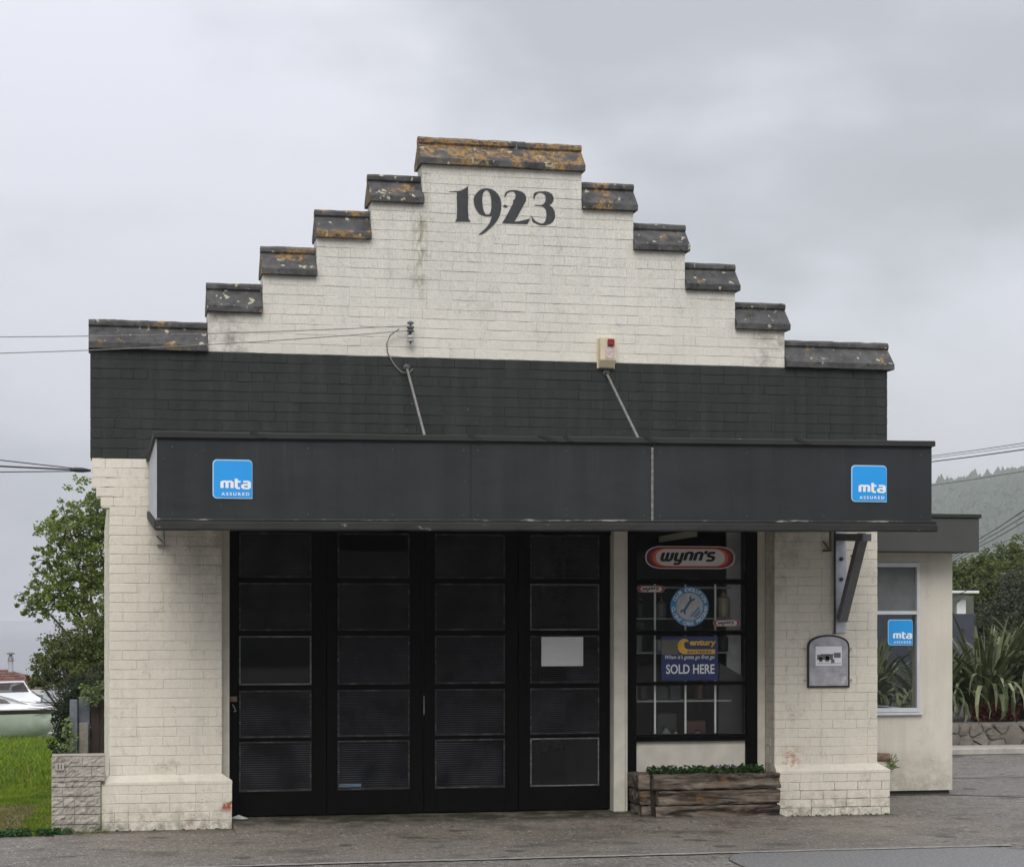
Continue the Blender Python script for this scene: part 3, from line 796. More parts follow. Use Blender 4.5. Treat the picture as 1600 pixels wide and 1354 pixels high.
# coping tiles
def coping_tile(x0, x1, zb, mat, seed):
    """saddle-back tile with a roll along its ridge, drip edge and chipped lower lip"""
    r_ = random.Random(seed); mb = MB()
    prof = [(-.062, .0), (-.066, .052), (-.055, .060), (.104, .214), (.084, .232), (.084, .262), (.108, .287), (.172, .287), (.196, .262), (.196, .232), (.176, .214), (.335, .06), (.345, .052), (.345, 0)]
    n = max(4, int((x1 - x0) / .07)); vs = []; fs = []; m = len(prof)
    for i in range(n + 1):
        x = x0 + (x1 - x0) * i / n
        # end sections lean in, as the tile ends are cut on a slope
        for k, (py, pz) in enumerate(prof):
            lip = r_.uniform(-.007, .001) if k in (0, 1) and 0 < i < n and r_.random() < .22 else 0
            top = r_.uniform(-.005, .002) if k in (6, 7) else 0
            vs.append((x + r_.uniform(-.003, .003) * (0 < i < n), py + r_.uniform(-.003, .003) - lip, zb + pz + top + (lip * .3 if k == 0 else 0)))
    for i in range(n):
        for k in range(m): fs.append((i * m + k, i * m + (k + 1) % m, (i + 1) * m + (k + 1) % m, (i + 1) * m + k))
    fs += [tuple(range(m)), tuple(range(n * m, (n + 1) * m))]
    mb.add(vs, fs); return obj('coping_tile', mb, mat, G)
CL, CMd, CH = M['coping_light'], M['coping_mid'], M['coping_heavy']
tiles = [(-.05, .499, 4.405, CMd), (.4995, 1.030, 4.403, CL), (1.020, 1.528, 4.775, CL), (1.522, 2.034, 5.137, CMd), (2.028, 2.545, 5.50, CMd),
         (2.530, 3.045, 5.855, CMd), (3.012, 4.055, 6.233, CH), (4.0555, 4.608, 6.229, CH), (4.587, 5.130, 5.873, CMd), (5.100, 5.655, 5.502, CL),
         (5.622, 6.165, 5.137, CL), (6.132, 6.680, 4.768, CL), (6.642, 7.18, 4.408, CL), (7.1805, 7.765, 4.406, CL)]
for i, (a, b, z, m_) in enumerate(tiles): coping_tile(a, b, z, m_, 20 + i)

# date numerals, painted
def dg(pts):
    o_ = []
    for (cx, cy) in pts:
        px, py = 690 + cx / 8, 270 + cy / 8; py -= .0417 * (px - 713)
        o_.append((3.361 + (px - 713) * .006235, 6.008 - (py - 296) * .00612))
    return o_
D1 = [(95, 232), (150, 233), (185, 231), (240, 222), (300, 190), (328, 165), (328, 295), (335, 310), (328, 322), (328, 480), (335, 570), (362, 612), (170, 606), (188, 570), (192, 480), (190, 320), (184, 305), (190, 295), (190, 242), (95, 240)]
D9 = [(555, 192), (610, 200), (660, 225), (700, 265), (730, 320), (742, 380), (740, 450), (730, 510), (710, 560), (680, 610), (640, 655), (590, 700), (540, 740), (500, 765), (455, 773), (500, 735), (550, 685), (590, 635), (610, 590), (625, 540), (590, 545), (545, 543), (500, 528), (460, 500), (430, 460), (410, 415), (400, 370), (396, 325), (410, 285), (440, 245), (475, 215), (515, 197)]
D9h = [(555, 212), (580, 225), (600, 260), (612, 300), (618, 350), (618, 430), (610, 480), (595, 515), (570, 525), (545, 515), (525, 480), (512, 430), (505, 370), (505, 320), (510, 270), (525, 235)]
D2 = [(780, 300), (785, 265), (800, 240), (835, 220), (885, 213), (945, 217), (1000, 235), (1035, 262), (1053, 300), (1052, 345), (1035, 375), (1010, 420), (975, 485), (940, 550), (905, 608), (960, 603), (1030, 588), (1105, 568), (1088, 600), (1070, 637), (960, 633), (750, 627), (775, 590), (815, 520), (855, 445), (888, 380), (890, 340), (910, 325), (922, 290), (918, 255), (895, 232), (860, 230), (825, 245), (803, 270), (790, 302)]
D3 = [(1148, 328), (1142, 290), (1150, 255), (1175, 238), (1220, 230), (1290, 228), (1340, 238), (1380, 265), (1400, 310), (1393, 355), (1370, 385), (1345, 400), (1385, 430), (1410, 475), (1418, 530), (1410, 575), (1385, 615), (1345, 640), (1290, 655), (1240, 655), (1190, 640), (1150, 622), (1130, 605), (1115, 520), (1135, 560), (1165, 595), (1205, 620), (1240, 630), (1270, 628), (1290, 605), (1305, 560), (1308, 510), (1300, 460), (1275, 425), (1235, 410), (1160, 405), (1160, 398), (1240, 400), (1275, 385), (1295, 350), (1298, 300), (1285, 265), (1255, 246), (1215, 245), (1185, 262), (1165, 290), (1155, 325)]
DD = [(760, 415), (785, 395), (800, 402), (825, 414), (808, 430), (788, 433)]
for lp in ([D1], [D9, D9h], [D2], [D3]): outline_obj('date_numeral', [dg(q) for q in lp], -.005, M['number_paint'], G)
outline_obj('date_dot', [dg(DD)], -.005, M['number_paint'], G)

# roof and interior
ym = MB()
ym.add([(.14, TH, 3.2), (3.87, TH, 4.3), (7.61, TH, 3.2), (.14, 9.2, 3.2), (3.87, 9.2, 4.3), (7.61, 9.2, 3.2)], [(0, 1, 4, 3), (1, 2, 5, 4), (3, 4, 5), (0, 2, 1)])
obj('roof', ym, M['steel_roof'], G)
im = MB(); im.box(.41, 7.34, .40, 8.94, .02, .05); obj('interior_floor', im, M['interior_dark'], G)
im = MB(); im.box(5.00, 5.07, .42, 2.4, .05, 3.1); im.box(5.07, 7.34, 2.33, 2.4, .05, 3.1); im.box(6.52, 6.58, .42, 2.33, .05, 3.1)
obj('partition_wall', im, M['interior'], G)
im = MB(); im.box(.41, 5.0, 3.6, 3.7, .05, 3.1); im.box(.405, .415, .4, 3.6, .05, 3.1); im.box(.41, 7.34, .3, 8.9, 3.1, 3.15)
obj('interior_lining', im, M['interior_dark'], G)

# frame round the opening
FY = .30
fm = MB(); fm.box(1.162, 1.237, .16, .33, .03, 2.9, .004); obj('door_jamb', fm, M['cream_paint'], G)
fm = MB(); fm.box(6.452, 6.531, .26, .36, .03, 2.9, .004); obj('door_jamb', fm, M['cream_paint'], G)
fm = MB(); fm.box(4.950, 5.068, .17, .40, .06, 2.9, .006); fm.box(5.070, 5.098, .20, .40, .06, 2.9, .004); obj('door_post', fm, M['cream_paint'], G)
fm = MB(); fm.box(1.239, 1.322, .27, .38, .055, 2.92, .004); fm.box(1.322, 4.948, .27, .38, 2.76, 2.92, .004); obj('door_frame', fm, M['door'], G)

def ribbed(x0, x1, z0, z1, y, pitch=.0205):
    mb = MB(); n = int((z1 - z0) / pitch); vs = []; fs = []; k = 0
    for i in range(n * 4 + 1):
        z = z0 + (z1 - z0) * i / (n * 4); d = (-.0055, -.0032, 0, -.0032)[i % 4]
        vs += [(x0, y + d, z), (x1, y + d, z)]
    for i in range(n * 4): fs.append((2 * i, 2 * i + 1, 2 * i + 3, 2 * i + 2))
    b = len(vs); dust = [1 if i % 4 == 0 else 0 for i in range(n * 4)] + [0]; vs += [(x0, y + .004, z0), (x1, y + .004, z0), (x1, y + .004, z1), (x0, y + .004, z1)]; fs.append((b, b + 3, b + 2, b + 1))
    mb.add(vs, fs); mb.mi = dust; return mb
# each leaf: four stiles/rails mesh, five panes with their beads
ROWS = [(.307, .779), (.815, 1.263), (1.312, 1.778), (1.826, 2.280), (2.328, 2.757)]
LEAVES = [(1.324, 2.157, 1.336, 2.020), (2.163, 3.092, 2.268, 2.963), (3.100, 4.022, 3.208, 3.898), (4.030, 4.944, 4.146, 4.840)]
plain = {(0, 2), (3, 0), (1, 4)}; pale = {(0, 2), (3, 3), (3, 0)}
for li, (a, b, pa, pb) in enumerate(LEAVES):
    mb = MB(); y0, y1 = .30, .345
    lf = obj('door_leaf', mb.box(a, pa, y0, y1, .082, 2.90, .003).box(pb, b, y0, y1, .082, 2.90, .003), M['door'], G)
    zs = [.082] + [z for r_ in ROWS for z in r_] + [2.90]
    for k in range(0, 12, 2): obj('rail', MB().box(pa + .001, pb - .001, y0 + .003, y1, zs[k], zs[k + 1], .003), M['door'], lf)
    for ri, (z0, z1) in enumerate(ROWS):
        if (li, ri) in plain: pm = MB().box(pa + .002, pb - .002, .326, .331, z0 + .001, z1 - .001); mt = M['glass_rib'] if 0 else M['glass']
        else: pm = ribbed(pa + .002, pb - .002, z0 + .001, z1 - .001, .330); mt = M['glass_rib']
        obj('pane', pm, [mt, M['dusty_glass']], lf, fix=False)
        bm_ = MB(); wb = .013; bx0, bx1, bz0, bz1 = pa + .0015, pb - .0015, z0 + .0015, z1 - .0015
        for q in ((bx0, bx0 + wb, bz0, bz1), (bx1 - wb, bx1, bz0, bz1), (bx0 + wb, bx1 - wb, bz0, bz0 + wb), (bx0 + wb, bx1 - wb, bz1 - wb, bz1)):
            bm_.box(q[0], q[1], .306, .322, q[2], q[3], .003)
        obj('glazing_bead', bm_, M['bead_pale'] if (li, ri) in pale else M['bead'], lf)
    sl = MB().box(a + .03, b - .03, y0 - .004, y0 - .001, .10, .20)
# small fittings on the doors
h = MB(); h.tube([(1.275, .262, 1.13), (1.275, .235, 1.13), (1.29, .225, 1.10), (1.30, .235, 1.075), (1.285, .245, 1.07)], .006, 6); obj('door_hook', h, M['galv'], G)
h = MB(); h.box(1.245, 1.315, .255, .27, 1.16, 1.21, .004); obj('door_bolt', h, M['rust'], G)
h = MB(); h.box(3.094, 3.104, .288, .30, 1.02, 1.20, .002); obj('door_bolt', h, M['galv'], G)
# window: black frame, four horizontal lights, panel below
WN = thing('x', '', '') if False else None
WX0, WX1 = 5.205, 6.34
win = obj('shop_window', MB().box(5.100, 5.205, .26, .36, .06, 2.92, .004).box(6.34, 6.450, .26, .36, .06, 2.92, .004), M['door'], G)
for (z0, z1) in ((.764, .797), (1.283, 1.314), (1.776, 1.820), (2.282, 2.327), (2.80, 2.92)): obj('glazing_bar', MB().box(WX0 + .001, WX1 - .001, .268, .36, z0, z1, .003), M['door'], win)
for (z0, z1) in ((.797, 1.283), (1.314, 1.776), (1.820, 2.282), (2.327, 2.80)):
    obj('pane', MB().box(WX0 + .002, WX1 - .002, .330, .335, z0 + .001, z1 - .001), M['glass'], win)
    bd = MB(); wb = .010
    for q in ((WX0 + .002, WX0 + wb, z0, z1), (WX1 - wb, WX1 - .002, z0, z1), (WX0 + wb, WX1 - wb, z0 + .001, z0 + wb)): bd.box(q[0], q[1], .312, .326, q[2] + .001, q[3] - .001, .002)
    obj('glazing_bead', bd, M['bead'], win)
obj('sill', MB().box(WX0 - .02, WX1 + .0, .235, .30, .735, .762, .004), M['door'], win)
obj('stall_riser', MB().box(WX0 + .004, WX1 - .004, .300, .36, .06, .734, .004), M['cream_paint'], win)

# ---- canopy: deep fascia box hung on rods
def az(x, z): return z + (x - .5) * .0072
AX0, AX1, AY = .497, 7.204, -2.2
aw = obj('canopy', MB().add([(AX0 + .02, AY + .03, az(AX0, 2.80)), (AX1 - .02, AY + .03, az(AX1, 2.80)), (AX1 - .02, -.002, az(AX1, 2.93)), (AX0 + .02, -.002, az(AX0, 2.93)),
        (AX0 + .02, AY + .03, az(AX0, 3.40)), (AX1 - .02, AY + .03, az(AX1, 3.40)), (AX1 - .02, -.002, az(AX1, 3.37)), (AX0 + .02, -.002, az(AX0, 3.37))],
        [(0, 1, 2, 3), (4, 7, 6, 5), (0, 4, 5, 1), (1, 5, 6, 2), (2, 6, 7, 3), (3, 7, 4, 0)]), M['trim_dark'], G)
def abar(x0, x1, y0, y1, z0, z1, mat, name, ch=.003, jit=0):
    mb = MB(); mb.box(x0, x1, y0, y1, z0, z1, ch)
    mb.v = [(x, y, az(x, z)) for (x, y, z) in mb.v]; return obj(name, mb, mat, aw)
for (a, b) in ((AX0, 3.0795), (3.0805, 4.642), (4.664, AX1)):
    abar(a, b, AY - .012, AY + .018, 2.735, 3.385, M['fascia'], 'fascia_panel', .002)
abar(4.6425, 4.6635, AY - .022, AY - .005, 2.735, 3.37, M['bead_pale'], 'cover_strip')
for x in (.62, 1.72, 2.42, 3.02, 3.14, 3.90, 4.58, 4.72, 5.50, 6.20, 7.10):
    for z in (2.79, 3.33): obj('screw', MB().lathe([(.007, 0), (.007, -.004)], (x, AY - .0125, az(x, z)), 6, 'y'), M['dark_metal'], aw)
# capping: folded metal with a dark drip line below
mb = MB(); n = 60; vs = []; fs = []
for i in range(n + 1):
    x = AX0 - .03 + (AX1 - AX0 + .05) * i / n
    zt = az(x, 3.452) + noise.noise(Vector((x * 2.2, 0, 4))) * .006; fy = AY - .045 + noise.noise(Vector((x * 3, 7, 0))) * .006
    vs += [(x, fy, az(x, 3.405)), (x, fy, zt - .006), (x, fy + .012, zt), (x, AY + .12, zt + .003), (x, AY + .12, az(x, 3.40))]
for i in range(n):
    for k in range(5): fs.append((i * 5 + k, i * 5 + (k + 1) % 5, (i + 1) * 5 + (k + 1) % 5, (i + 1) * 5 + k))
fs += [(0, 1, 2, 3, 4), tuple(range(n * 5, n * 5 + 5))]
obj('capping', mb.add(vs, fs), M['trim'], aw)
abar(AX0, AX1, AY - .016, AY + .02, 3.386, 3.404, M['trim_dark'], 'drip_strip', .002)
# bottom moulding, chipped
mb = MB(); n = 110; vs = []; fs = []; pf = [(.03, .0), (-.045, .0), (-.052, .012), (-.052, .052), (-.03, .060), (-.025, .078), (-.012, .082), (.03, .082)]
for i in range(n + 1):
    x = AX0 - .012 + (AX1 - AX0 + .05) * i / n; a = noise.noise(Vector((x * 5, 2, 0)))
    for k, (py, pz) in enumerate(pf): vs.append((x, AY + py + (.01 * max(0, a) if k in (1, 2) else 0), az(x, 2.655) + pz + (.012 * max(0, a - .15) if k in (0, 1) else 0)))
for i in range(n):
    for k in range(8): fs.append((i * 8 + k, i * 8 + (k + 1) % 8, (i + 1) * 8 + (k + 1) % 8, (i + 1) * 8 + k))
fs += [tuple(range(8)), tuple(range(n * 8, n * 8 + 8))]
obj('bottom_moulding', mb.add(vs, fs), M['trim'], aw)
mb = MB(); vs = []; fs = []
for i in range(n + 1):
    x = AX0 - .012 + (AX1 - AX0 + .05) * i / n; h_ = .010 + .006 * noise.noise(Vector((x * 4, 9, 0))); zz = az(x, 2.737) + .003 * noise.noise(Vector((x * 6, 1, 0)))
    vs += [(x, AY - .034, zz), (x, AY - .034, zz + h_), (x, AY - .0125, zz + h_ + .006), (x, AY - .0125, zz)]
for i in range(n):
    for k in range(4): fs.append((i * 4 + k, i * 4 + (k + 1) % 4, (i + 1) * 4 + (k + 1) % 4, (i + 1) * 4 + k))
fs += [(0, 1, 2, 3), (n * 4, n * 4 + 1, n * 4 + 2, n * 4 + 3)]
obj('moulding_edge', mb.add(vs, fs), M['trim_edge'], aw)
for (x, wd) in ((1.30, .055), (3.10, .05), (3.72, .07), (3.90, .035), (4.62, .05), (5.98, .06)):
    z_ = az(x, 3.44); obj('capping_gap', MB().add([(x - wd, AY - .052, z_ + .012), (x, AY - .052, z_ + .014), (x + wd * 1.5, AY - .050, z_ - .030), (x + wd * .5, AY - .050, z_ - .034), (x - wd, AY + .06, z_ + .02), (x, AY + .06, z_ + .02), (x + wd * 1.5, AY - .03, z_ - .03), (x + wd * .5, AY - .03, z_ - .034)], [(0, 1, 2, 3), (7, 6, 5, 4), (0, 4, 5, 1), (1, 5, 6, 2), (2, 6, 7, 3), (3, 7, 4, 0)]), M['sign_black'], aw)
# white end panel facing left, charcoal edge
ep = MB(); z = az(AX0, 0)
ep.prism([(AY + .02, 2.74), (AY + .02, 3.40), (-.04, 3.375), (-.04, 2.93)], AX0 - .006, AX0 + .016, 'x'); obj('end_panel', ep, M['white_panel'], aw)
ep = MB(); ep.prism([(AY - .02, 3.40), (AY - .02, 3.455), (-.01, 3.43), (-.01, 3.38)], AX0 - .03, AX0 + .0, 'x'); obj('end_capping', ep, M['trim'], aw)
ep = MB(); ep.prism([(AY - .02, 2.66), (AY - .02, 2.735), (-.01, 2.925), (-.01, 2.86)], AX0 - .022, AX0 + .02, 'x'); obj('end_moulding', ep, M['trim_dark'], aw)
ep = MB(); ep.prism([(AY + .1, 2.735), (AY + .1, 3.40), (-.01, 3.37), (-.01, 2.93)], AX1 - .016, AX1 + .004, 'x'); obj('end_panel', ep, M['fascia'], aw)
# capping brackets poking through
for x in (1.33, 3.18, 3.22, 4.68):
    pass
for (x0, yr, zr) in ((2.885, -1.22, 3.40), (4.83, -1.32, 3.44)):
    m_ = MB(); m_.tube([(x0, -.005, 4.305), (x0 + .01, yr, zr)], .0125, 8); obj('tie_rod', m_, M['galv'], aw)
    m_ = MB(); m_.lathe([(.035, 0), (.035, -.012), (.018, -.02), (.014, -.05)], (x0, 0, 4.305), 12, 'y'); obj('rod_anchor', m_, M['dark_metal'], aw)
# short stubs and cracks on the band
for (x, z) in ((2.34, 4.26), (2.36, 3.88), (5.19, 4.29), (5.16, 4.14), (5.19, 3.92), (5.28, 3.72)):
    c_ = [(x + rb.uniform(-.02, .02), z + k * .022 + rb.uniform(-.004, .004)) for k in range(4)]
    outline_obj('crack', [[(p[0] - .007, p[1]) for p in c_] + [(p[0] + .007 + rb.uniform(0, .006), p[1]) for p in reversed(c_)]], -.0045, M['sign_black'], G)
# canopy bracket at right: wall plate, arm, strut
br = obj('canopy_bracket', MB().box(7.160, 7.275, -.022, -.003, 1.80, 2.80, .002), M['grey_metal'], G)
obj('strut', MB().bar((7.215, -.055, 1.93), (7.215, -.60, 2.74), .085, .085), M['strut'], br)
obj('arm', MB().bar((7.215, -.024, 2.745), (7.215, -.70, 2.715), .09, .07), M['strut'], br)
for z in (2.53, 2.33): obj('bolt', MB().lathe([(.020, 0), (.020, -.014), (.010, -.02)], (7.222, -.023, z), 8, 'y'), M['dark_metal'], br)
obj('side_flange', MB().box(7.150, 7.1575, -.045, -.003, 1.79, 2.80), M['dark_metal'], br)
for x in (7.065, .60):
    m_ = MB(); m_.box(x - .035, x + .035, -.05, -.012, 2.60, 2.62, .003); m_.box(x + .018, x + .035, -.08, -.05, 2.60, 2.85, .003); m_.tube([(x - .04, -.03, 2.70), (x, -.03, 2.66), (x + .02, -.03, 2.63)], .008, 6)
    obj('hook_plate', m_, M['rust'] if x > 1 else M['galv'], G)
for (x, z) in ((7.44, 2.62), (7.34, 2.56), (7.34, 2.52)): obj('wall_plug', MB().lathe([(.014, 0), (.014, -.004)], (x, -.001, z), 8, 'y'), M['rust'], G)

# ================================================================== THINGS ON THE GARAGE
MTA_M = [[(0, 0), (0, 1)], [(0, .9), (.12, 1), (.36, 1), (.48, .88), (.48, 0)], [(.48, .88), (.60, 1), (.84, 1), (.96, .88), (.96, 0)]]
MTA_T = [[(1.36, 1.45), (1.36, .16), (1.48, 0), (1.72, 0)], [(1.36, 1.0), (1.78, 1.0)]]
MTA_A = [[(2.02, 1), (2.50, 1), (2.62, .88), (2.62, 0)], [(2.62, 0), (2.12, 0), (1.98, .12), (1.98, .42), (2.12, .54), (2.62, .54)]]
def mta_sign(x0, x1, z0, z1, y, label, extra=False):
    t_ = thing('assurance_sign', label, 'sign', ((x0 + x1) / 2, y, z0), 'blue square mta ASSURED signs')
    W = x1 - x0; r_ = W * .11
    plate('backing', rrect(x0, x1, z0, z1, r_, (0, 1, 1, 1)), y, .008, M['sign_edge'], t_)
    i = W * .03; plate('face', rrect(x0 + i, x1 - i * .4, z0 + i, z1 - i, r_ * .85, (0, 1, 1, 1)), y - .009, .003, M['sign_blue'], t_)
    sc = W * .26 
    strokes_obj('lettering', MTA_M + MTA_T + MTA_A, .30, x0 + W * .235, y - .0145, z0 + W * .265, W * .262, W * .165, 0, M['sign_white'], t_)
    text('ASSURED', x0 + W * .57, y - .0145, z0 + W * .115, W * .70, W * .080, M['sign_white'], t_, .025, 0, 0, 1.5)
    return t_
mta_sign(.942, 1.264, 2.918, 3.236, AY - .014, 'blue mta ASSURED sign at left end of the canopy fascia')
mta_sign(6.450, 6.779, 2.958, 3.278, AY - .014, 'blue mta ASSURED sign at right end of the canopy fascia')

# alarm box
t = thing('alarm_box', 'yellowed alarm box with red strobe on the cream gable wall', 'alarm', (4.82, 0, 4.35))
obj('housing', MB().prism([(-.012, 4.42), (-.10, 4.42), (-.105, 4.63), (-.012, 4.63)], 4.745, 4.902, 'x'), M['alarm_cream'], t)
obj('wedge_base', MB().add([(4.745, -.012, 4.42), (4.902, -.012, 4.42), (4.902, -.10, 4.42), (4.745, -.10, 4.42), (4.745, -.012, 4.352), (4.902, -.012, 4.352), (4.895, -.05, 4.352), (4.752, -.05, 4.352)],
    [(0, 1, 2, 3), (4, 7, 6, 5), (0, 3, 7, 4), (3, 2, 6, 7), (2, 1, 5, 6), (1, 0, 4, 5)]), M['alarm_cream'], t)
obj('strobe', MB().box(4.812, 4.878, -.135, -.104, 4.552, 4.618, .008), M['red_lens'], t)
obj('sticker', MB().box(4.795, 4.885, -.1075, -.1045, 4.435, 4.545), simple('worn_sticker', (.55, .42, .42), .5, 0, .35, 45), t)
obj('back_plate', MB().box(4.735, 4.912, -.0118, -.001, 4.345, 4.64, .003), M['alarm_cream'], t)

# insulator with wires
t = thing('insulator', 'pair of stacked porcelain insulators on the cream gable wall', 'insulator', (2.905, 0, 4.53))
obj('bracket', MB().tube([(2.905, -.001, 4.62), (2.905, -.10, 4.62)], .012, 6).tube([(2.905, -.10, 4.52), (2.905, -.10, 4.72)], .010, 6), M['dark_metal'], t)
for z, mt in ((4.655, M['porcelain_dark']), (4.565, M['porcelain']), ):
    obj('spool', MB().lathe([(.012, -.03), (.030, -.028), (.036, -.02), (.036, -.010), (.022, 0), (.036, .010), (.036, .022), (.028, .032), (.012, .034)], (2.905, -.10, z), 14), mt, t)
obj('cap', MB().lathe([(.02, 0), (.032, .004), (.032, .02), (.015, .03)], (2.905, -.10, 4.70), 12), M['porcelain_dark'], t)
def wire(pts, r, mat, label, group, name='power_line', n=5):
    o_ = obj(name, MB().tube(pts, r, n), mat); return tag(o_, label, 'cable', group)
def sagged(a, b, sag, n=24):
    a = Vector(a); b = Vector(b); return [a.lerp(b, i / n) - Vector((0, 0, sag * 4 * (i / n) * (1 - i / n))) for i in range(n + 1)]
wire(sagged((2.875, -.10, 4.685), (-12.0, -1.9, 4.60), .34), .0042, M['galv'], 'upper thin grey wire running left from the porcelain insulators', 'service wires left of the gable')
wire(sagged((2.875, -.10, 4.64), (-12.0, -1.9, 4.40), .42), .0042, M['galv'], 'lower thin grey wire running left from the porcelain insulators', 'service wires left of the gable')
wire([(2.80, -.10, 4.655), (2.72, -.06, 4.60), (2.69, -.03, 4.52), (2.70, -.02, 4.44), (2.76, -.03, 4.33), (2.83, -.03, 4.26), (2.90, -.02, 4.25), (2.94, -.012, 4.29)], .006, M['galv'],
     'grey wire looping from the insulators down to the tie rod', None, 'service_wire')
for (zz, zt, k) in ((3.50, 3.30, 'upper'), (3.36, 3.295, 'middle'), (3.22, 3.29, 'lower')):
    wire(sagged((-.05, .05, zt), (-14, -.5, 4.75 if k == 'upper' else 3.85 if k == 'middle' else 3.0), .03), .008 if k == 'middle' else .005, M['black_wire'], k + ' black service cable meeting the left corner of the garage', 'black cables at the left corner')
tag(obj('cable_clamp', MB().tube([(-.22, .045, 3.302), (-.17, .047, 3.30), (-.10, .05, 3.298), (-.03, .06, 3.295)], [.008, .022, .022, .010], 8), M['black_wire']), 'black cable clamp at the left corner of the garage', 'clamp')

# plaque
t = thing('history_plaque', 'arched grey history plaque with a photo below the canopy bracket', 'plaque', (7.085, 0, 1.265))
def arch(x0, x1, z0, z1, zs):
    pts = [(x0, z0), (x1, z0)]; c = (x0 + x1) / 2; hw = (x1 - x0) / 2
    for k in range(13):
        a = math.pi * k / 12; 
        pts.append((c + hw * math.cos(a), zs + (z1 - zs) * math.sin(a) ** .8 if 0 < k < 12 else zs))
    return pts
plate('frame', arch(6.868, 7.306, 1.262, 1.782, 1.66), -.012, .018, M['sign_black'], t)
plate('face', arch(6.886, 7.288, 1.280, 1.764, 1.655), -.030, .002, simple('plaque_grey', (.36, .36, .38), .5, 0, .25, 9), t)
plate('photograph', [(6.950, 1.478), (7.222, 1.478), (7.222, 1.668), (6.950, 1.668)], -.0325, .002, M['sign_white'], t)
pg = simple('photo_grey', (.13, .13, .14), .6, 0, .3, 60)
pm = MB()
for (a, b, c_, d) in ((6.965, 7.13, 1.535, 1.585), (7.14, 7.21, 1.555, 1.605), (6.985, 7.02, 1.515, 1.56), (7.05, 7.09, 1.518, 1.57), (7.11, 7.145, 1.505, 1.54), (6.965, 7.215, 1.497, 1.501), (7.0, 7.14, 1.583, 1.592)): pm.box(a, b, -.0365, -.035, c_, d)
obj('photo_scene', pm, pg, t)
pm = MB(); rr = random.Random(5)
for k in range(14):
    z = 1.452 - k * .0118; x = 6.905
    if k == 0: x = 6.96
    xe = 7.27 if k < 5 else 7.20
    if k == 0: xe = 7.2
    while x < xe - .02:
        l = rr.uniform(.012, .038); pm.box(x, min(x + l, xe), -.0335, -.0322, z - .003, z + .002); x += l + .007
obj('small_print', pm, M['st_grey'], t)
pm = MB(); x = 6.975
for l in (.02, .016, .018, .02, .015, .0, .022, .018, .016, .02, .018, .016, .018):
    if l: pm.box(x, x + l, -.0335, -.0322, 1.686, 1.699)
    x += .0185
obj('heading', pm, M['st_grey'], t)
obj('seal', MB().lathe([(.026, 0), (.026, -.0015)], (7.245, -.0322, 1.355), 16, 'y').lathe([(.017, 0), (.017, -.0015)], (7.238, -.0322, 1.315), 12, 'y'), M['st_grey'], t)
for x in (6.848, 7.326):
    for z in (1.335, 1.645): obj('lug', MB().lathe([(.022, -.001), (.022, -.010), (.018, -.012)], (x, 0, z), 12, 'y'), M['cream_paint'], t); 
    for z in (1.335, 1.645): obj('screw', MB().lathe([(.007, -.0125), (.007, -.017)], (x, 0, z), 8, 'y'), M['rust'], t)

# notice sheet behind the ribbed glass
mb = MB(); vs = []; fs = []
for i in range(57):
    z = 1.478 + .289 * i / 56; d = (-.0012, -.0004, .0008, -.0004)[i % 4]; vs += [(4.262, .3195 + d, z), (4.680, .3195 + d, z), (4.262, .3215, z), (4.680, .3215, z)]
for i in range(56):
    a = 4 * i; fs += [(a, a + 1, a + 5, a + 4), (a + 3, a + 2, a + 6, a + 7), (a + 1, a + 3, a + 7, a + 5), (a + 2, a, a + 4, a + 6)]
fs += [(0, 2, 3, 1), (224, 225, 227, 226)]
tag(obj('paper_notice', mb.add(vs, fs), M['paper']), 'blank white sheet stuck to the middle pane of the rightmost door leaf', 'paper')
tag(obj('paper_scrap', MB().add([(1.28, .20, .067), (1.37, .18, .064), (1.42, .24, .066), (1.33, .25, .10), (1.25, .25, .072), (1.36, .22, .085)], [(0, 1, 5), (1, 2, 5), (2, 3, 5), (3, 4, 5), (4, 0, 5)]), M['paper']), 'crumpled white paper scrap at the foot of the leftmost door leaf', 'litter')
tag(obj('white_tube', MB().tube([(2.29, .37, .345), (2.50, .37, .345)], .016, 8), M['st_pale']), 'white tube lying inside the bottom pane of the second door leaf', 'tube')

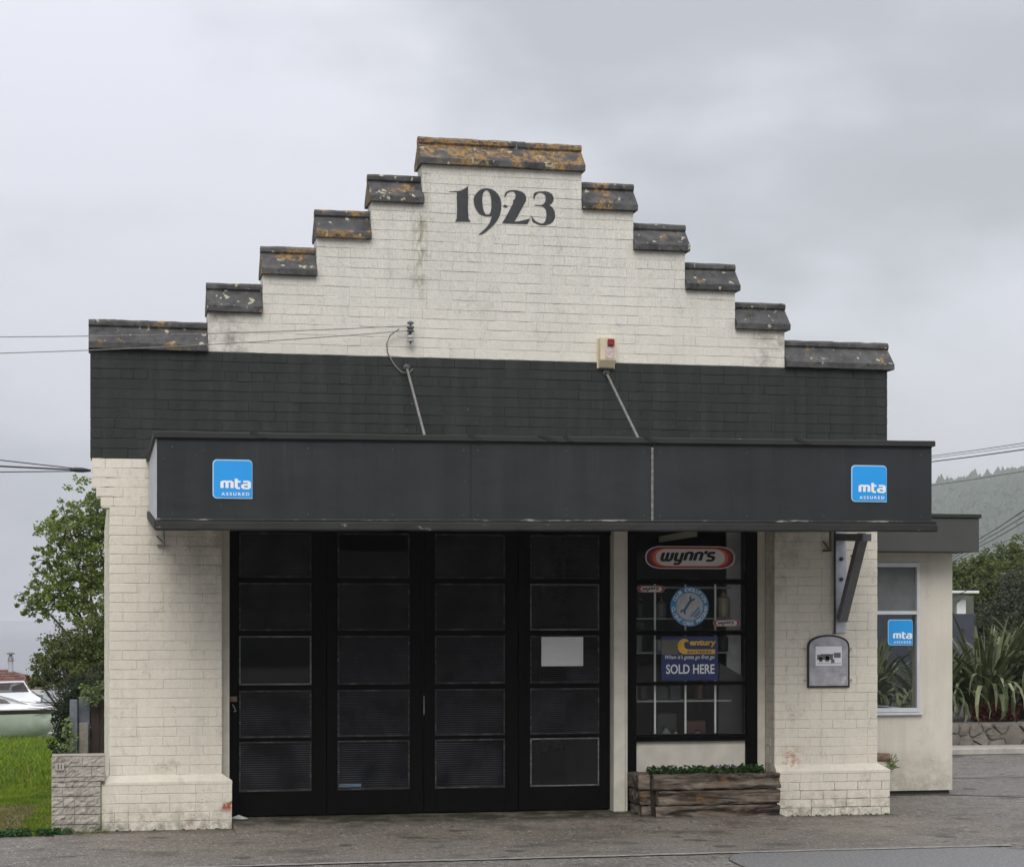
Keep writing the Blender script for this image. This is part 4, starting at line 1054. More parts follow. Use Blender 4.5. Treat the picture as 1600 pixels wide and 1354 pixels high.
# stickers on the shop window
SY = .329
WYN = [[(0, 1), (0, .2), (.1, 0), (.32, 0), (.42, .18), (.42, 1)], [(.42, .18), (.52, 0), (.74, 0), (.84, .2), (.84, 1)],
       [(1.2, 1), (1.2, .2), (1.3, 0), (1.62, 0)], [(1.72, 1), (1.72, -.28), (1.62, -.45), (1.2, -.45)],
       [(2.08, 0), (2.08, 1)], [(2.08, .85), (2.2, 1), (2.48, 1), (2.6, .85), (2.6, 0)],
       [(2.96, 0), (2.96, 1)], [(2.96, .85), (3.08, 1), (3.36, 1), (3.48, .85), (3.48, 0)],
       [(3.78, 1.25), (3.80, 1.05), (3.72, .85)],
       [(4.62, 1), (4.2, 1), (4.08, .86), (4.08, .66), (4.2, .54), (4.5, .48), (4.62, .36), (4.62, .14), (4.5, 0), (4.02, 0)]]
def wynn(xc, zc, W, H, label):
    t_ = thing('oil_brand_sticker', label, 'sticker', (xc, SY, zc - H / 2), "wynn's oval stickers in the shop window")
    n = 3.2
    for k, (sx, sz, mt) in enumerate(((1, 1, 'st_white'), (.975, .93, 'st_red'), (.955, .86, 'st_purple'), (.90, .82, 'st_red'), (.84, .79, 'st_orange'), (.77, .74, 'st_white'))):
        hw, hh = W / 2 * sx, H / 2 * sz; r_ = hh
        pts = []
        for q in range(40):
            a = 2 * math.pi * q / 40; c, s_ = math.cos(a), math.sin(a)
            e = H * .75
            pts.append((xc + math.copysign(hw - e * sx, c) + e * sx * c, zc + hh * math.copysign(abs(s_) ** .8, s_)))
        plate('oval', pts, SY - .0012 * k - .0002, .0009, M[mt], t_)
    s_ = W * .62 / 5.0
    strokes_obj('lettering', WYN, .30, xc - W * .325, SY - .009, zc - H * .13, s_, H * .34, .22, M['sign_black'], t_)
    return t_
wynn(5.775, 2.545, .925, .225, "large wynn's oval sticker in the top pane of the shop window")
wynn(5.372, 2.232, .275, .066, "small wynn's oval sticker at left, beside the round blue sticker")
wynn(6.150, 1.896, .275, .066, "small wynn's oval sticker at right, below the round blue sticker")
t = thing('round_sticker', 'round blue spanner sticker reading CLUB EVOLUTION in the shop window', 'sticker', (5.768, SY, 1.85))
cx, cz, rr_ = 5.768, 2.060, .198
def circ(r): return [(cx + r * math.cos(2 * math.pi * k / 48), cz + r * math.sin(2 * math.pi * k / 48)) for k in range(48)]
plate('disc', circ(rr_), SY - .0002, .001, M['st_blue'], t); plate('ring', circ(rr_ * .70), SY - .0015, .001, M['st_pale'], t); plate('centre', circ(rr_ * .66), SY - .0028, .001, M['st_grey'], t)
for (s_, a0, a1, flip) in (('CLUB EVOLUTION', 160, 15, 0), ('CLIENT CARE PROGRAM', 182, 360, 1)):
    for k, chh in enumerate(s_):
        if chh == ' ': continue
        a = R(a0 + (a1 - a0) * (k + .5) / len(s_)); rd = rr_ * .85
        text(chh, cx + rd * math.cos(a), SY - .003, cz + rd * math.sin(a), None, .036, M['sign_white'], t, .02, 0, a - math.pi / 2 if not flip else a + math.pi / 2)
def spanner(x, z, L_, a, w_):
    """double-ended open spanner outline"""
    ca, sa = math.cos(a), math.sin(a); pts = []
    half = [(-L_ * .32, w_ * .5), (L_ * .30, w_ * .5), (L_ * .36, w_ * 1.05), (L_ * .46, w_ * 1.25), (L_ * .52, w_ * .95), (L_ * .43, w_ * .45), (L_ * .40, 0), (L_ * .44, -w_ * .5), (L_ * .54, -w_ * .55), (L_ * .50, -w_ * 1.15), (L_ * .38, -w_ * 1.15), (L_ * .30, -w_ * .5)]
    other = [(-p[0], -p[1]) for p in half[1:]]
    for (u, v) in half[1:] + other: pts.append((x + u * ca - v * sa, z + u * sa + v * ca))
    return pts
outline_obj('spanner', [spanner(cx - .022, cz + .012, .19, R(56), .026)], SY - .0042, M['st_teal'], t, .0004)
outline_obj('tool', [[(cx + .0, cz - .10), (cx + .09, cz + .0), (cx + .105, cz - .012), (cx + .02, cz - .105)]], SY - .0042, M['st_blue'], t, .0004)
outline_obj('hand', [[(cx + .03, cz - .105), (cx + .11, cz - .02), (cx + .11, cz - .065), (cx + .07, cz - .108)]], SY - .0038, simple('sticker_grey_hand', (.24, .22, .24), .4), t, .0004)

t = thing('battery_sticker', 'navy and yellow Century BATTERIES sticker reading SOLD HERE in shop window', 'sticker', (5.78, SY, 1.335))
bx0, bx1, bz0, bz1 = 5.478, 6.060, 1.330, 1.765
plate('board', [(bx0, bz0), (bx1, bz0), (bx1, bz1), (bx0, bz1)], SY - .0002, .001, M['st_navy'], t)
plate('side_panel', [(bx0 + .006, 1.588), (5.65, 1.588), (5.65, 1.728), (bx0 + .006, 1.728)], SY - .0015, .0008, M['st_dull'], t)
pm = MB()
for k in range(9): pm.box(bx0 + .01, 5.65 - abs(k - 4) * .003, SY - .0034, SY - .0027, 1.594 + k * .015, 1.598 + k * .015)
obj('stripe', pm, M['st_navy'], t)
outline_obj('yellow_panel', [[(5.70, 1.590), (6.032, 1.590), (6.032, 1.636), (5.75, 1.636), (5.72, 1.650), (5.708, 1.685), (5.715, 1.705), (5.735, 1.715), (5.752, 1.705), (5.758, 1.722), (5.735, 1.740), (5.70, 1.742), (5.665, 1.725), (5.645, 1.690), (5.645, 1.645), (5.665, 1.610)]], SY - .0025, M['st_yellow'], t, .0004)
text('entury', 5.905, SY - .0035, 1.694, .275, .072, M['st_yellow'], t, .04, .05)
text('BATTERIES', 5.87, SY - .0035, 1.611, .25, .026, M['st_navy'], t, .02)
text("When it's gotta go first go", 5.77, SY - .0035, 1.556, .51, .052, M['sign_white'], t, .006, .3)
text('SOLD HERE', 5.775, SY - .0035, 1.442, .50, .095, M['sign_white'], t, .018)

# ---- inside the shop window
t = thing('display_shelf', 'white shelving rack standing behind the shop window', 'shelves', (5.75, .9, .05))
for x in (5.44, 5.755, 6.065): obj('upright', MB().box(x - .009, x + .009, .42, .44, .05, 2.32, .002), M['shelf_white'], t)
for z in (.62, 1.12, 1.60, 1.94, 2.25): obj('shelf', MB().box(5.10, 6.24, .442, .80, z - .008, z + .008, .003), M['shelf_grey'], t)
rr = random.Random(11)
# bottles and tins: one of each kind, then copies
def bottle(mat, h_, r_, label, x, z):
    t_ = thing('oil_bottle', label, 'bottle', (x, .58, z), 'bottles and tins on the display shelves')
    obj('body', MB().lathe([(r_ * .95, 0), (r_, .01), (r_, h_ * .68), (r_ * .35, h_ * .84), (r_ * .35, h_ * .88)], (x, .58, z), 12), mat, t_)
    obj('cap', MB().lathe([(r_ * .42, h_ * .885), (r_ * .42, h_)], (x, .58, z), 12), M['can_d'], t_); return t_
zs = {'second': .632, 'third': 1.132, 'fourth': 1.612, 'top': 1.952}
spots = [('top', 5.22, 'can_a', .24, .045, 'dark grey'), ('top', 5.33, 'can_d', .20, .045, 'black'), ('top', 5.55, 'can_a', .2, .05, 'squat grey'), ('top', 6.20, 'can_b', .28, .065, 'cream'),
         ('fourth', 5.20, 'can_d', .22, .05, 'black'), ('fourth', 5.31, 'can_a', .24, .04, 'slim grey'), ('fourth', 6.2, 'can_d', .2, .05, 'squat black'),
         ('third', 5.25, 'can_b', .2, .05, 'cream'), ('third', 5.36, 'can_d', .18, .045, 'short black'), ('third', 5.95, 'can_c', .2, .05, 'dark red'),
         ('second', 5.2, 'can_c', .22, .055, 'red'), ('second', 5.6, 'can_a', .24, .05, 'tall grey'), ('second', 5.7, 'can_b', .2, .04, 'slim cream'), ('second', 5.93, 'can_a', .2, .05, 'small grey'), ('second', 6.2, 'can_d', .24, .05, 'tall black')]
for (lv, x, mt, h_, r_, lb) in spots: bottle(M[mt], h_, r_, '%s oil bottle on the %s shelf behind the shop window' % (lb, lv), x, zs[lv])
for (x0, x1, z, hh, mt, lb) in ((5.50, 5.62, 1.612, .12, 'shelf_white', 'white'), (5.66, 5.76, 1.612, .10, 'can_a', 'grey'), (5.84, 6.04, 1.612, .12, 'can_b', 'cream')):
    tag(obj('carton', MB().box(x0, x1, .52, .70, z, z + hh, .003), M[mt]), 'small %s carton on the shelf just above the Century sticker' % lb, 'carton', 'cartons on the shelf')
for (x0, x1, z, hh, y0_, mt, lb) in ((5.22, 5.40, .07, .50, .50, 'can_d', 'black crate on the floor at the left'), (5.50, 5.70, .07, .34, .50, 'shed', 'blue-grey box on the floor in the middle'), (5.80, 6.02, .07, .46, .52, 'can_d', 'black carton on the floor at the right'),
        (5.48, 5.60, 1.132, .13, .50, 'can_d', 'small black box on the middle shelf'), (5.62, 5.73, 1.132, .16, .50, 'shed', 'small blue-grey box on the middle shelf'), (5.24, 5.40, 1.612, .30, .64, 'can_d', 'dark binder stack on the fourth shelf'), (5.52, 5.72, .632, .36, .62, 'can_d', 'dark carton on the second shelf'), (5.82, 6.02, .632, .28, .60, 'can_c', 'dark red carton on the second shelf')):
    tag(obj('stock_box', MB().box(x0, x1, y0_, y0_ + .14, z, z + hh, .004), M[mt]), lb + ' behind the shop window', 'box', 'boxes of stock behind the shop window')
tag(obj('hanging_board', MB().add([(5.52, .55, 2.70), (5.90, .50, 2.76), (5.90, .50, 2.83), (5.52, .55, 2.76), (5.52, .57, 2.70), (5.90, .52, 2.76), (5.90, .52, 2.83), (5.52, .57, 2.76)], [(0, 1, 2, 3), (7, 6, 5, 4), (0, 4, 5, 1), (1, 5, 6, 2), (2, 6, 7, 3), (3, 7, 4, 0)]), M['can_b']), 'tilted cream board hanging inside the top of the shop window', 'board')
tag(obj('white_door', MB().box(6.25, 6.40, .62, .66, .05, 2.9, .004), M['shelf_white']), 'white door standing at the right inside the shop window', 'door')
tag(obj('blue_cover', MB().add([(6.09, .45, .06), (6.48, .45, .06), (6.48, .6, .06), (6.09, .6, .06), (6.12, .46, 1.50), (6.48, .46, 1.30), (6.48, .6, 1.30), (6.12, .6, 1.50)], [(0, 1, 5, 4), (1, 2, 6, 5), (2, 3, 7, 6), (3, 0, 4, 7), (4, 5, 6, 7)]), M['can_d']), 'dark blue covered machine at lower right inside the shop window', 'machine')

# ================================================================== PLANTER
t = thing('sleeper_planter', 'weathered timber planter of three stacked sleepers below the shop window', 'planter', (5.84, -.12, 0))
def log(x0, x1, y0, y1, z0, z1, seed, name='sleeper'):
    """rough hewn beam: eaten edges, split ends"""
    n = max(6, int(max(x1 - x0, y1 - y0) / .05)); alongx = (x1 - x0) > (y1 - y0); mb = MB(); vs = []; fs = []
    pf = [(0, .12), (.10, 0), (.5, .02), (.9, 0), (1, .12), (.985, .5), (1, .88), (.9, 1), (.5, .98), (.1, 1), (0, .88), (.015, .5)]; m = len(pf)
    for i in range(n + 1):
        t_ = i / n
        for k, (u, v) in enumerate(pf):
            q = noise.noise(Vector((i * .35 + seed * 9, k * .9, seed))) ; q2 = noise.noise(Vector((i * 1.1, k * 2.1 + seed, 3)))
            du = q * .010 + q2 * .006; dv = q2 * .008 + q * .006
            if 0 < u < 1 and 0 < v < 1: pass
            if alongx:
                e = rr.uniform(-.012, .012) if i in (0, n) else 0
                vs.append((x0 + (x1 - x0) * t_ + e, y0 + (y1 - y0) * u + du, z0 + (z1 - z0) * v + dv))
            else: vs.append((x0 + (x1 - x0) * u + du, y0 + (y1 - y0) * t_, z0 + (z1 - z0) * v + dv))
    for i in range(n):
        for k in range(m): fs.append((i * m + k, i * m + (k + 1) % m, (i + 1) * m + (k + 1) % m, (i + 1) * m + k))
    fs += [tuple(range(m)), tuple(range(n * m, n * m + m))]
    return obj(name, mb.add(vs, fs), M['sleeper'], t)
PZ = [(.006, .146), (.157, .291), (.302, .445)]
for k, (z0, z1) in enumerate(PZ):
    log(5.235 + (.02, .04, .0)[k], 6.500, -.27, -.15, z0, z1, k + 1)
    log(5.225, 6.50, .13, .22, z0, z1, k + 5)
    log(5.12 - .01 * k, 5.215, -.22 + .02 * k, .21, z0, z1, k + 9)
    log(6.42, 6.50, -.14, .12, z0 + .002, z1 - .002, k + 13)
obj('soil', MB().box(5.20, 6.44, -.16, .14, .05, .40), M['soil'], t)
LG = np.random.RandomState(42)
def leafball(mb, c, rad, n, size, rr_, flat=1.0):
    g = LG; d = g.normal(size=(n, 3)); d /= np.linalg.norm(d, axis=1)[:, None]; d *= rad * (g.uniform(0, 1, n) ** .4)[:, None]; d[:, 2] *= flat
    p = np.array([c[0], c[1], c[2]]) + d; s_ = (size * g.uniform(.6, 1.35, n))[:, None]
    a = g.normal(size=(n, 3)) * (1, 1, .6); a /= np.linalg.norm(a, axis=1)[:, None]
    b = np.cross(a, g.normal(size=(n, 3)) * (1, 1, .5)); b /= np.linalg.norm(b, axis=1)[:, None] + 1e-9
    q = np.stack([p - a * s_ * .5, p + b * s_ * .30 - a * s_ * .08, p + a * s_ * .5, p - b * s_ * .30 - a * s_ * .08], 1)
    if not hasattr(mb, 'q'): mb.q = []
    mb.q.append(q)
rr = random.Random(21)
names = ['leftmost clump of green pansy leaves in the timber planter', 'rightmost clump of green pansy leaves in the timber planter']
for k in range(12):
    x = 5.30 + k * .096 + rr.uniform(-.02, .02); y = -.07 + rr.uniform(-.05, .05)
    fl = k in (6, 7, 8)
    t2 = thing('pansy_plant', names[0] if k == 0 else names[1] if k == 11 else ('green pansy with mauve flowers, %s flowering one from the left in the planter' % ('first', 'second', 'third')[k - 6] if fl else '%s clump of flowerless green pansy leaves from the left end of the planter' % {1: 'second', 2: 'third', 3: 'fourth', 4: 'fifth', 5: 'sixth', 9: 'seventh', 10: 'eighth'}[k]), 'plant', (x, y, .40), 'pansies with mauve flowers' if fl else 'green pansy clumps in the timber planter')
    m_ = MB(); leafball(m_, (x, y, .468), .075, 150, .036, rr, .75); obj('foliage', m_, M['leaf_pansy'], t2, fix=False)
    if fl:
        m_ = MB(); leafball(m_, (x + .02, y - .03, .51), .02, 7, .032, rr, .8); obj('flower', m_, M['petal'], t2, fix=False)

# ================================================================== BLOCK PILLAR WITH NUMBER
t = thing('block_pillar', 'low split-face block wall stub numbered 11 beside the grass', 'wall', (-.14, 0, 0))
BX0, BX1 = -.378, .058
obj('mortar_core', MB().box(BX0 + .012, .05, -.088, .12, -.05, .690).box(.04, .095, -.088, .0, .44, .690), M['block_joint'], t)
def block(x0, x1, z0, z1, seed):
    n, m = max(3, int((x1 - x0) / .018)), max(3, int((z1 - z0) / .018)); mb = MB(); vs = []; fs = []
    for j in range(m + 1):
        for i in range(n + 1):
            u, v = i / n, j / m; x = x0 + .0015 + (x1 - x0 - .003) * u; z = z0 + .0012 + (z1 - z0 - .0024) * v
            e = min(i, n - i, j, m - j); d = .014 if e == 0 else (.008 + .026 * abs(noise.noise(Vector((x * 19, z * 24, seed)))) + .010 * noise.noise(Vector((x * 55, z * 55, seed))))
            vs.append((x + (rr.uniform(-.004, .004) if 0 < i < n else 0), -.092 - d, z + (rr.uniform(-.004, .004) if 0 < j < m else 0)))
    for j in range(m):
        for i in range(n): a = j * (n + 1) + i; fs.append((a, a + 1, a + n + 2, a + n + 1))
    b = len(vs); vs += [(x0 + .004, .10, z0 + .003), (x1 - .004, .10, z0 + .003), (x1 - .004, .10, z1 - .003), (x0 + .004, .10, z1 - .003)]
    c0, c1, c2, c3 = 0, n, (m + 1) * (n + 1) - 1, m * (n + 1)
    fs += [tuple([c0] + [b, b + 1] + list(range(n, -1, -1))[:-1]), tuple([b + 3, b + 2] + list(range(c2, c3 - 1, -1))[::1]), tuple([b, b + 3] + [j * (n + 1) for j in range(m, 0, -1)] + [0]), tuple([b + 1, n] + [j * (n + 1) + n for j in range(1, m + 1)] + [b + 2])]
    return obj('block', mb.add(vs, fs), M['block'], t)
rows = [(.0, .075, [0, .33, 1]), (.079, .165, [0, .47, 1]), (.169, .235, [0, .47, .72, 1]), (.239, .330, [0, .24, .47, 1]), (.334, .415, [0, .22, .6, 1]), (.419, .462, [0, .30, 1]), (.466, .505, [0, .25, .62, 1.0]), (.509, .60, [0, .27, .75, 1.0]), (.604, .692, [0, .2, .58, 1.0])]
for k, (z0, z1, cuts) in enumerate(rows):
    xr = BX1 if z0 < .46 else .095
    for a, b in zip(cuts[:-1], cuts[1:]): block(BX0 + (xr - BX0) * a, BX0 + (xr - BX0) * b, z0, z1, k * 3 + a * 7)
obj('coping_slab', MB().box(BX0 + .004, .097, -.100, .12, .693, .705, .003), M['block'], t)
np_ = obj('number_plate', MB().prism(rrect(-.345, -.265, .572, .640, .012), -.132, -.122, 'y'), M['plate'], t)
text('11', -.303, -.133, .606, .034, .040, M['number_paint'], np_, .03)

# ================================================================== ANNEX
A = thing('rendered_annex', 'low cream rendered annex with flat charcoal roof right of garage', 'building', (8.5, 2.1, 0))
AYF = 2.07
am = MB(); am.box(7.612, 8.40, AYF, AYF + .2, .035, 2.7, 0)
am.box(8.966, 9.355, AYF, AYF + .2, .035, 2.7); am.box(8.40, 8.966, AYF, AYF + .2, .035, .903); am.box(8.40, 8.966, AYF, AYF + .2, 2.565, 2.7)
am.box(9.155, 9.355, AYF + .2, 2.62, .035, 2.7); am.box(9.155, 9.355, 2.62, 5.4, .035, .85); am.box(9.155, 9.355, 2.62, 5.4, 2.45, 2.7); am.box(9.155, 9.355, 5.4, 6.0, .035, 2.7); am.box(7.612, 9.155, 5.8, 6.0, .035, 2.7)
obj('wall', am, M['render'], A)
obj('footing', MB().box(7.62, 9.33, AYF + .03, 5.98, -.05, .034), M['trim_dark'], A)
obj('roof_fascia', MB().box(7.72, 9.455, 1.60, 6.2, 2.668, 3.035, .004), simple('charcoal_fascia_board', (.048, .050, .047), .6, 0, .12, 3), A)
obj('roof_capping', MB().box(7.72, 9.475, 1.575, 6.22, 3.0355, 3.078, .006), M['trim'], A)
obj('inner_wall', MB().box(7.63, 9.15, 4.9, 4.95, .04, 2.65), M['interior'], A)
for (x, z) in ((8.96, .60), (9.12, .38), (8.62, .28)): obj('wall_plug', MB().lathe([(.016, 0), (.016, -.004)], (x, AYF - .0005, z), 8, 'y'), M['render'] if x < 9 else M['alu'], A)
wi = obj('window_frame', MB().box(8.402, 8.436, AYF - .012, AYF + .06, .905, 2.563, .003).box(8.930, 8.964, AYF - .012, AYF + .06, .905, 2.563, .003).box(8.436, 8.930, AYF - .012, AYF + .06, 2.51, 2.563, .003).box(8.436, 8.930, AYF - .012, AYF + .06, .905, .95, .003).box(8.436, 8.930, AYF - .010, AYF + .06, 1.985, 2.025, .003), M['alu'], A)
obj('pane', MB().box(8.436, 8.930, AYF + .03, AYF + .035, .95, 1.985), M['glass'], wi)
sw = obj('side_window', MB().box(9.22, 9.30, 2.621, 2.66, .851, 2.449, .003).box(9.22, 9.30, 5.36, 5.399, .851, 2.449, .003).box(9.22, 9.30, 2.66, 5.36, .851, .89, .003).box(9.22, 9.30, 2.66, 5.36, 2.41, 2.449, .003), M['alu'], A)
obj('pane', MB().box(9.255, 9.26, 2.66, 5.36, .89, 2.41), M['glass'], sw)
obj('pane', MB().box(8.436, 8.930, AYF + .03, AYF + .035, 2.025, 2.51), M['glass'], wi)
obj('blind', MB().box(8.436, 8.930, AYF + .045, AYF + .05, 2.026, 2.509), simple('grey_blind', (.16, .165, .17), .7), wi)
obj('sill', MB().box(8.39, 8.985, AYF - .05, AYF - .0005, .872, .900, .004), M['alu'], wi)
mta_sign(8.598, 8.892, 1.645, 1.930, AYF + .024, 'blue mta ASSURED sign in the annex window')
t = thing('drain_pipe', 'short terracotta drain pipe stub poking out beside the right plinth', 'pipe', (7.80, -.02, .55))
obj('pipe', MB().tube([(7.63, .12, .56), (7.78, .10, .55)], .045, 12), M['rust'], t)
t = thing('weed_tuft', 'small grassy weed growing from the joint right of the right pier', 'weed', (7.78, .1, .42))
m_ = MB()
for k in range(34):
    a = rr.uniform(-1.2, 1.2); l = rr.uniform(.05, .15); p = Vector((7.76 + rr.uniform(-.02, .04), .08, .47 + rr.uniform(-.04, .04))); d = Vector((math.sin(a) + .3, rr.uniform(-.3, .3), math.cos(a))).normalized()
    s_ = Vector((.006, 0, .002)); m_.add([p - s_, p + s_, p + d * l * .6 + s_ * .6, p + d * l + Vector((0, 0, -.03))], [(0, 1, 2, 3)])
leafball(m_, (7.78, .07, .44), .045, 26, .03, rr); obj('foliage', m_, M['leaf_vine'], t, fix=False)

# ================================================================== LEFT SIDE: grass, fence, tree, boat, house
def blades(n, xr, yr, h0, h1, wd, seed, zf, bare=True):
    g = np.random.RandomState(seed); x = g.uniform(*xr, n); y = yr[0] + (yr[1] - yr[0]) * g.uniform(0, 1, n) ** 1.25
    if bare:
        q = np.array([noise.noise(Vector((a * 1.8, b * .9, 0))) for a, b in zip(x, y)])
        keep = ~((x < -.62 + q * .25) & (y > .15) & (y < 4.2 + q) & (x > -1.6) & (g.uniform(0, 1, n) < .96)); x, y, q = x[keep], y[keep], q[keep]
    n = len(x); z = np.array([zf(a, b) for a, b in zip(x, y)])
    cl = .75 + .5 * np.array([noise.noise(Vector((a * 3, b * 2, 5))) for a, b in zip(x, y)])
    h_ = g.uniform(h0, h1, n) * cl; an = g.uniform(0, 6.28, n); ln = g.uniform(.1, .7, n) * h_; la = g.uniform(0, 6.28, n)
    dx, dy = np.cos(an) * wd, np.sin(an) * wd
    V = np.empty((n, 4, 3)); V[:, 0] = np.stack([x - dx, y - dy, z], 1); V[:, 1] = np.stack([x + dx, y + dy, z], 1)
    mx, my = x + np.cos(la) * ln * .4, y + np.sin(la) * ln * .4
    V[:, 2] = np.stack([mx + dx * .7, my + dy * .7, z + h_ * .65], 1); V[:, 3] = np.stack([x + np.cos(la) * ln, y + np.sin(la) * ln, z + h_], 1)
    me = bpy.data.meshes.new('grass'); me.vertices.add(n * 4); me.vertices.foreach_set('co', V.ravel())
    me.loops.add(n * 4); me.loops.foreach_set('vertex_index', np.arange(n * 4)); me.polygons.add(n)
    me.polygons.foreach_set('loop_start', np.arange(n) * 4); me.polygons.foreach_set('loop_total', np.full(n, 4)); me.update(); return me
def linkmesh(name, me, mat):
    me.materials.append(mat); o_ = bpy.data.objects.new(name, me); col.objects.link(o_); return o_
stuff(linkmesh('grass', blades(60000, (-2.4, .12), (-.24, 9), .02, .06, .0035, 1, lawn_z), M['grass']), 'short bright green grass on the lawn left of the garage', 'grass')
stuff(linkmesh('rough_grass', blades(42000, (-6, .12), (8, 34), .04, .16, .010, 2, lawn_z, False), M['grass']), 'longer rough grass at the back of the lawn', 'grass')
stuff(linkmesh('dry_grass', blades(7000, (-1.8, -.45), (.1, 4.6), .015, .05, .004, 3, lawn_z, False), M['grass_dry']), 'thin dry grass on the worn track across the lawn', 'grass')
m_ = MB()
for k in range(34):
    x = rr.uniform(-1.1, -.18); y = -.235 + rr.uniform(-.05, .05) if x > -.4 else -.22 + rr.uniform(-.04, .05)
    leafball(m_, (x, y, .03), .05, 26, .036, rr, .7)
stuff(obj('weeds', m_, M['leaf_pansy'], fix=False), 'low dark weeds along the foot of the block wall stub', 'weeds')

m_ = MB()
for (xa, xb, yy, n_) in ((.08, 1.2, -.09, 9), (6.56, 7.7, -.09, 16), (7.75, 9.3, 2.03, 10)):
    for k in range(n_): leafball(m_, (rr.uniform(xa, xb), yy, .008), .016, 12, .018, rr, .6)
stuff(obj('wall_foot_moss', m_, M['leaf_pansy'], fix=False), 'thin moss and tiny weeds along the foot of the walls', 'moss')
t = thing('timber_fence', 'short dark timber fence behind the left side of the garage', 'fence', (.0, 9.6, -.3))
for k in range(3): obj('board', MB().box(-.045 + k * .125, .075 + k * .125, 9.6, 9.63, -.35, .93 - .01 * k, .003), M['fence_dark'], t)
obj('post', MB().box(-.33, -.225, 9.45, 9.56, -.4, .82, .006), M['fence_blue'], t)
obj('post', MB().box(-.21, -.06, 9.62, 9.74, -.4, .85, .006), M['fence_blue'], t)
obj('post', MB().box(-.20, -.08, 9.42, 9.54, -.4, .50, .006), M['fence_grey'], t)
m_ = MB()
for k in range(22): leafball(m_, (-.36 + rr.uniform(-.10, .10), 9.3 + rr.uniform(-.2, .1), -.25 + k * .036), .09, 16, .06, rr)
tag(obj('climbing_vine', m_, M['leaf_vine'], fix=False), 'pale leafy vine climbing beside the blue-grey fence post', 'vine')
m_ = MB()
for k in range(14): leafball(m_, (-.03 + rr.uniform(-.12, .14), 9.4, .80 + rr.uniform(-.02, .22)), .08, 16, .06, rr)
tag(obj('fence_creeper', m_, M['leaf_vine'], fix=False), 'pale creeper hanging over the top of the dark timber fence', 'vine')

def limb(mb, a, b, r0, r1, rr_, n=5, wob=.08):
    a, b = Vector(a), Vector(b); pts = []
    for i in range(n + 1):
        t_ = i / n; p = a.lerp(b, t_)
        if 0 < i < n: p += Vector((rr_.uniform(-wob, wob), rr_.uniform(-wob, wob), rr_.uniform(-wob, wob) * .5))
        pts.append(p)
    mb.tube(pts, [r0 + (r1 - r0) * i / n for i in range(n + 1)], 6); return pts
def tree(name, label, cat, base, clumps, nleaf, size, mat, rr_, trunk_r=.1, split=.35, group=None, spread=1.0, twigs=3):
    """clumps: (centre, radius). Trunk forks into a limb for every clump; leaves sit in small tufts inside each clump"""
    base = Vector(base); t_ = thing(name, label, cat, base, group)
    tm = MB(); top = max(c[0][2] for c in clumps); cx_ = sum(c[0][0] for c in clumps) / len(clumps); cy_ = sum(c[0][1] for c in clumps) / len(clumps)
    fork = Vector((base.x + (cx_ - base.x) * .4, base.y + (cy_ - base.y) * .4, base.z + (top - base.z) * split))
    limb(tm, base - Vector((0, 0, .1)), fork, trunk_r, trunk_r * .7, rr_, 4, .03)
    lm = MB(); bm_ = MB()
    tot = sum(c[1] ** 2 for c in clumps)
    for (c, rad) in clumps:
        c = Vector(c); limb(bm_, fork, c, trunk_r * .45, trunk_r * .12, rr_, 5, .08)
        ntuft = max(8, int(nleaf * rad * rad / tot / 30))
        for k in range(ntuft):
            d = Vector((rr_.gauss(0, 1), rr_.gauss(0, 1), rr_.gauss(0, 1))).normalized() * rad * (rr_.uniform(.35, 1.12) if rr_.random() < .8 else rr_.uniform(.9, 1.35)) * spread
            d.z *= .85; p = c + d
            if k < twigs * 3: bm_.tube([c + d * .1, c + d * .6 + Vector((0, 0, .04)), p], [trunk_r * .10, trunk_r * .06, trunk_r * .03], 4, False)
            leafball(lm, p, rad * rr_.uniform(.14, .32), 30, size, rr_, .7)
    obj('trunk', tm, M['bark'], t_); obj('branches', bm_, M['bark'], t_, fix=False); obj('crown', lm, mat, t_, fix=False)
    return t_
rt = random.Random(5)
TY = 13.5; lz = lawn_z(0, TY)
tree('loose_tree', 'bright green loose-leaved tree behind the left edge of the garage', 'tree', (.55, TY, lz),
     [((.05, TY, 3.75), .42), ((-.42, TY - .1, 3.25), .42), ((.2, TY + .2, 3.1), .5), ((-.25, TY - .1, 2.75), .42), ((.45, TY + .2, 2.6), .5), ((-.55, TY, 2.35), .42), ((-.85, TY - .1, 2.15), .26),
      ((.0, TY - .2, 2.15), .42), ((.6, TY, 3.5), .5), ((-.7, TY, 2.85), .2), ((1.2, TY, 3.0), .6), ((1.3, TY, 2.2), .6), ((-.45, TY, 3.55), .22)], 36000, .052, M['leaf_bright'], rt, .09, .3, None, 1.1)
BYY = 12.2; lz = lawn_z(0, BYY)
tree('olive_shrub', 'broad olive green shrub below the loose-leaved tree', 'shrub', (.0, BYY, lz),
     [((-.35, BYY + .5, 1.40), .42), ((.15, BYY + .4, 1.55), .45), ((-.60, BYY + .4, 1.15), .34), ((.0, BYY + .1, 1.05), .45), ((.5, BYY, 1.3), .5), ((.4, BYY - .2, .75), .4), ((-.82, BYY + .6, 1.0), .18)], 34000, .045, M['leaf_mid'], rt, .08, .2)
tree('dark_hedge_shrub', 'dark green shrub low behind the fence posts', 'shrub', (-.1, BYY - .8, lz),
     [((-.28, BYY - .7, .55), .30), ((-.10, BYY - 1, .75), .36), ((.15, BYY - 1, .35), .40), ((-.30, BYY - .8, .12), .30), ((-.36, BYY - .6, .32), .22), ((.0, BYY - 1.2, -.1), .33)], 26000, .042, M['leaf_dark'], rt, .07, .15)
t_ = thing('bare_bush', 'tangle of bare grey twigs in the middle of the shrubs', 'shrub', (-.25, BYY - .5, lz))
m_ = MB()
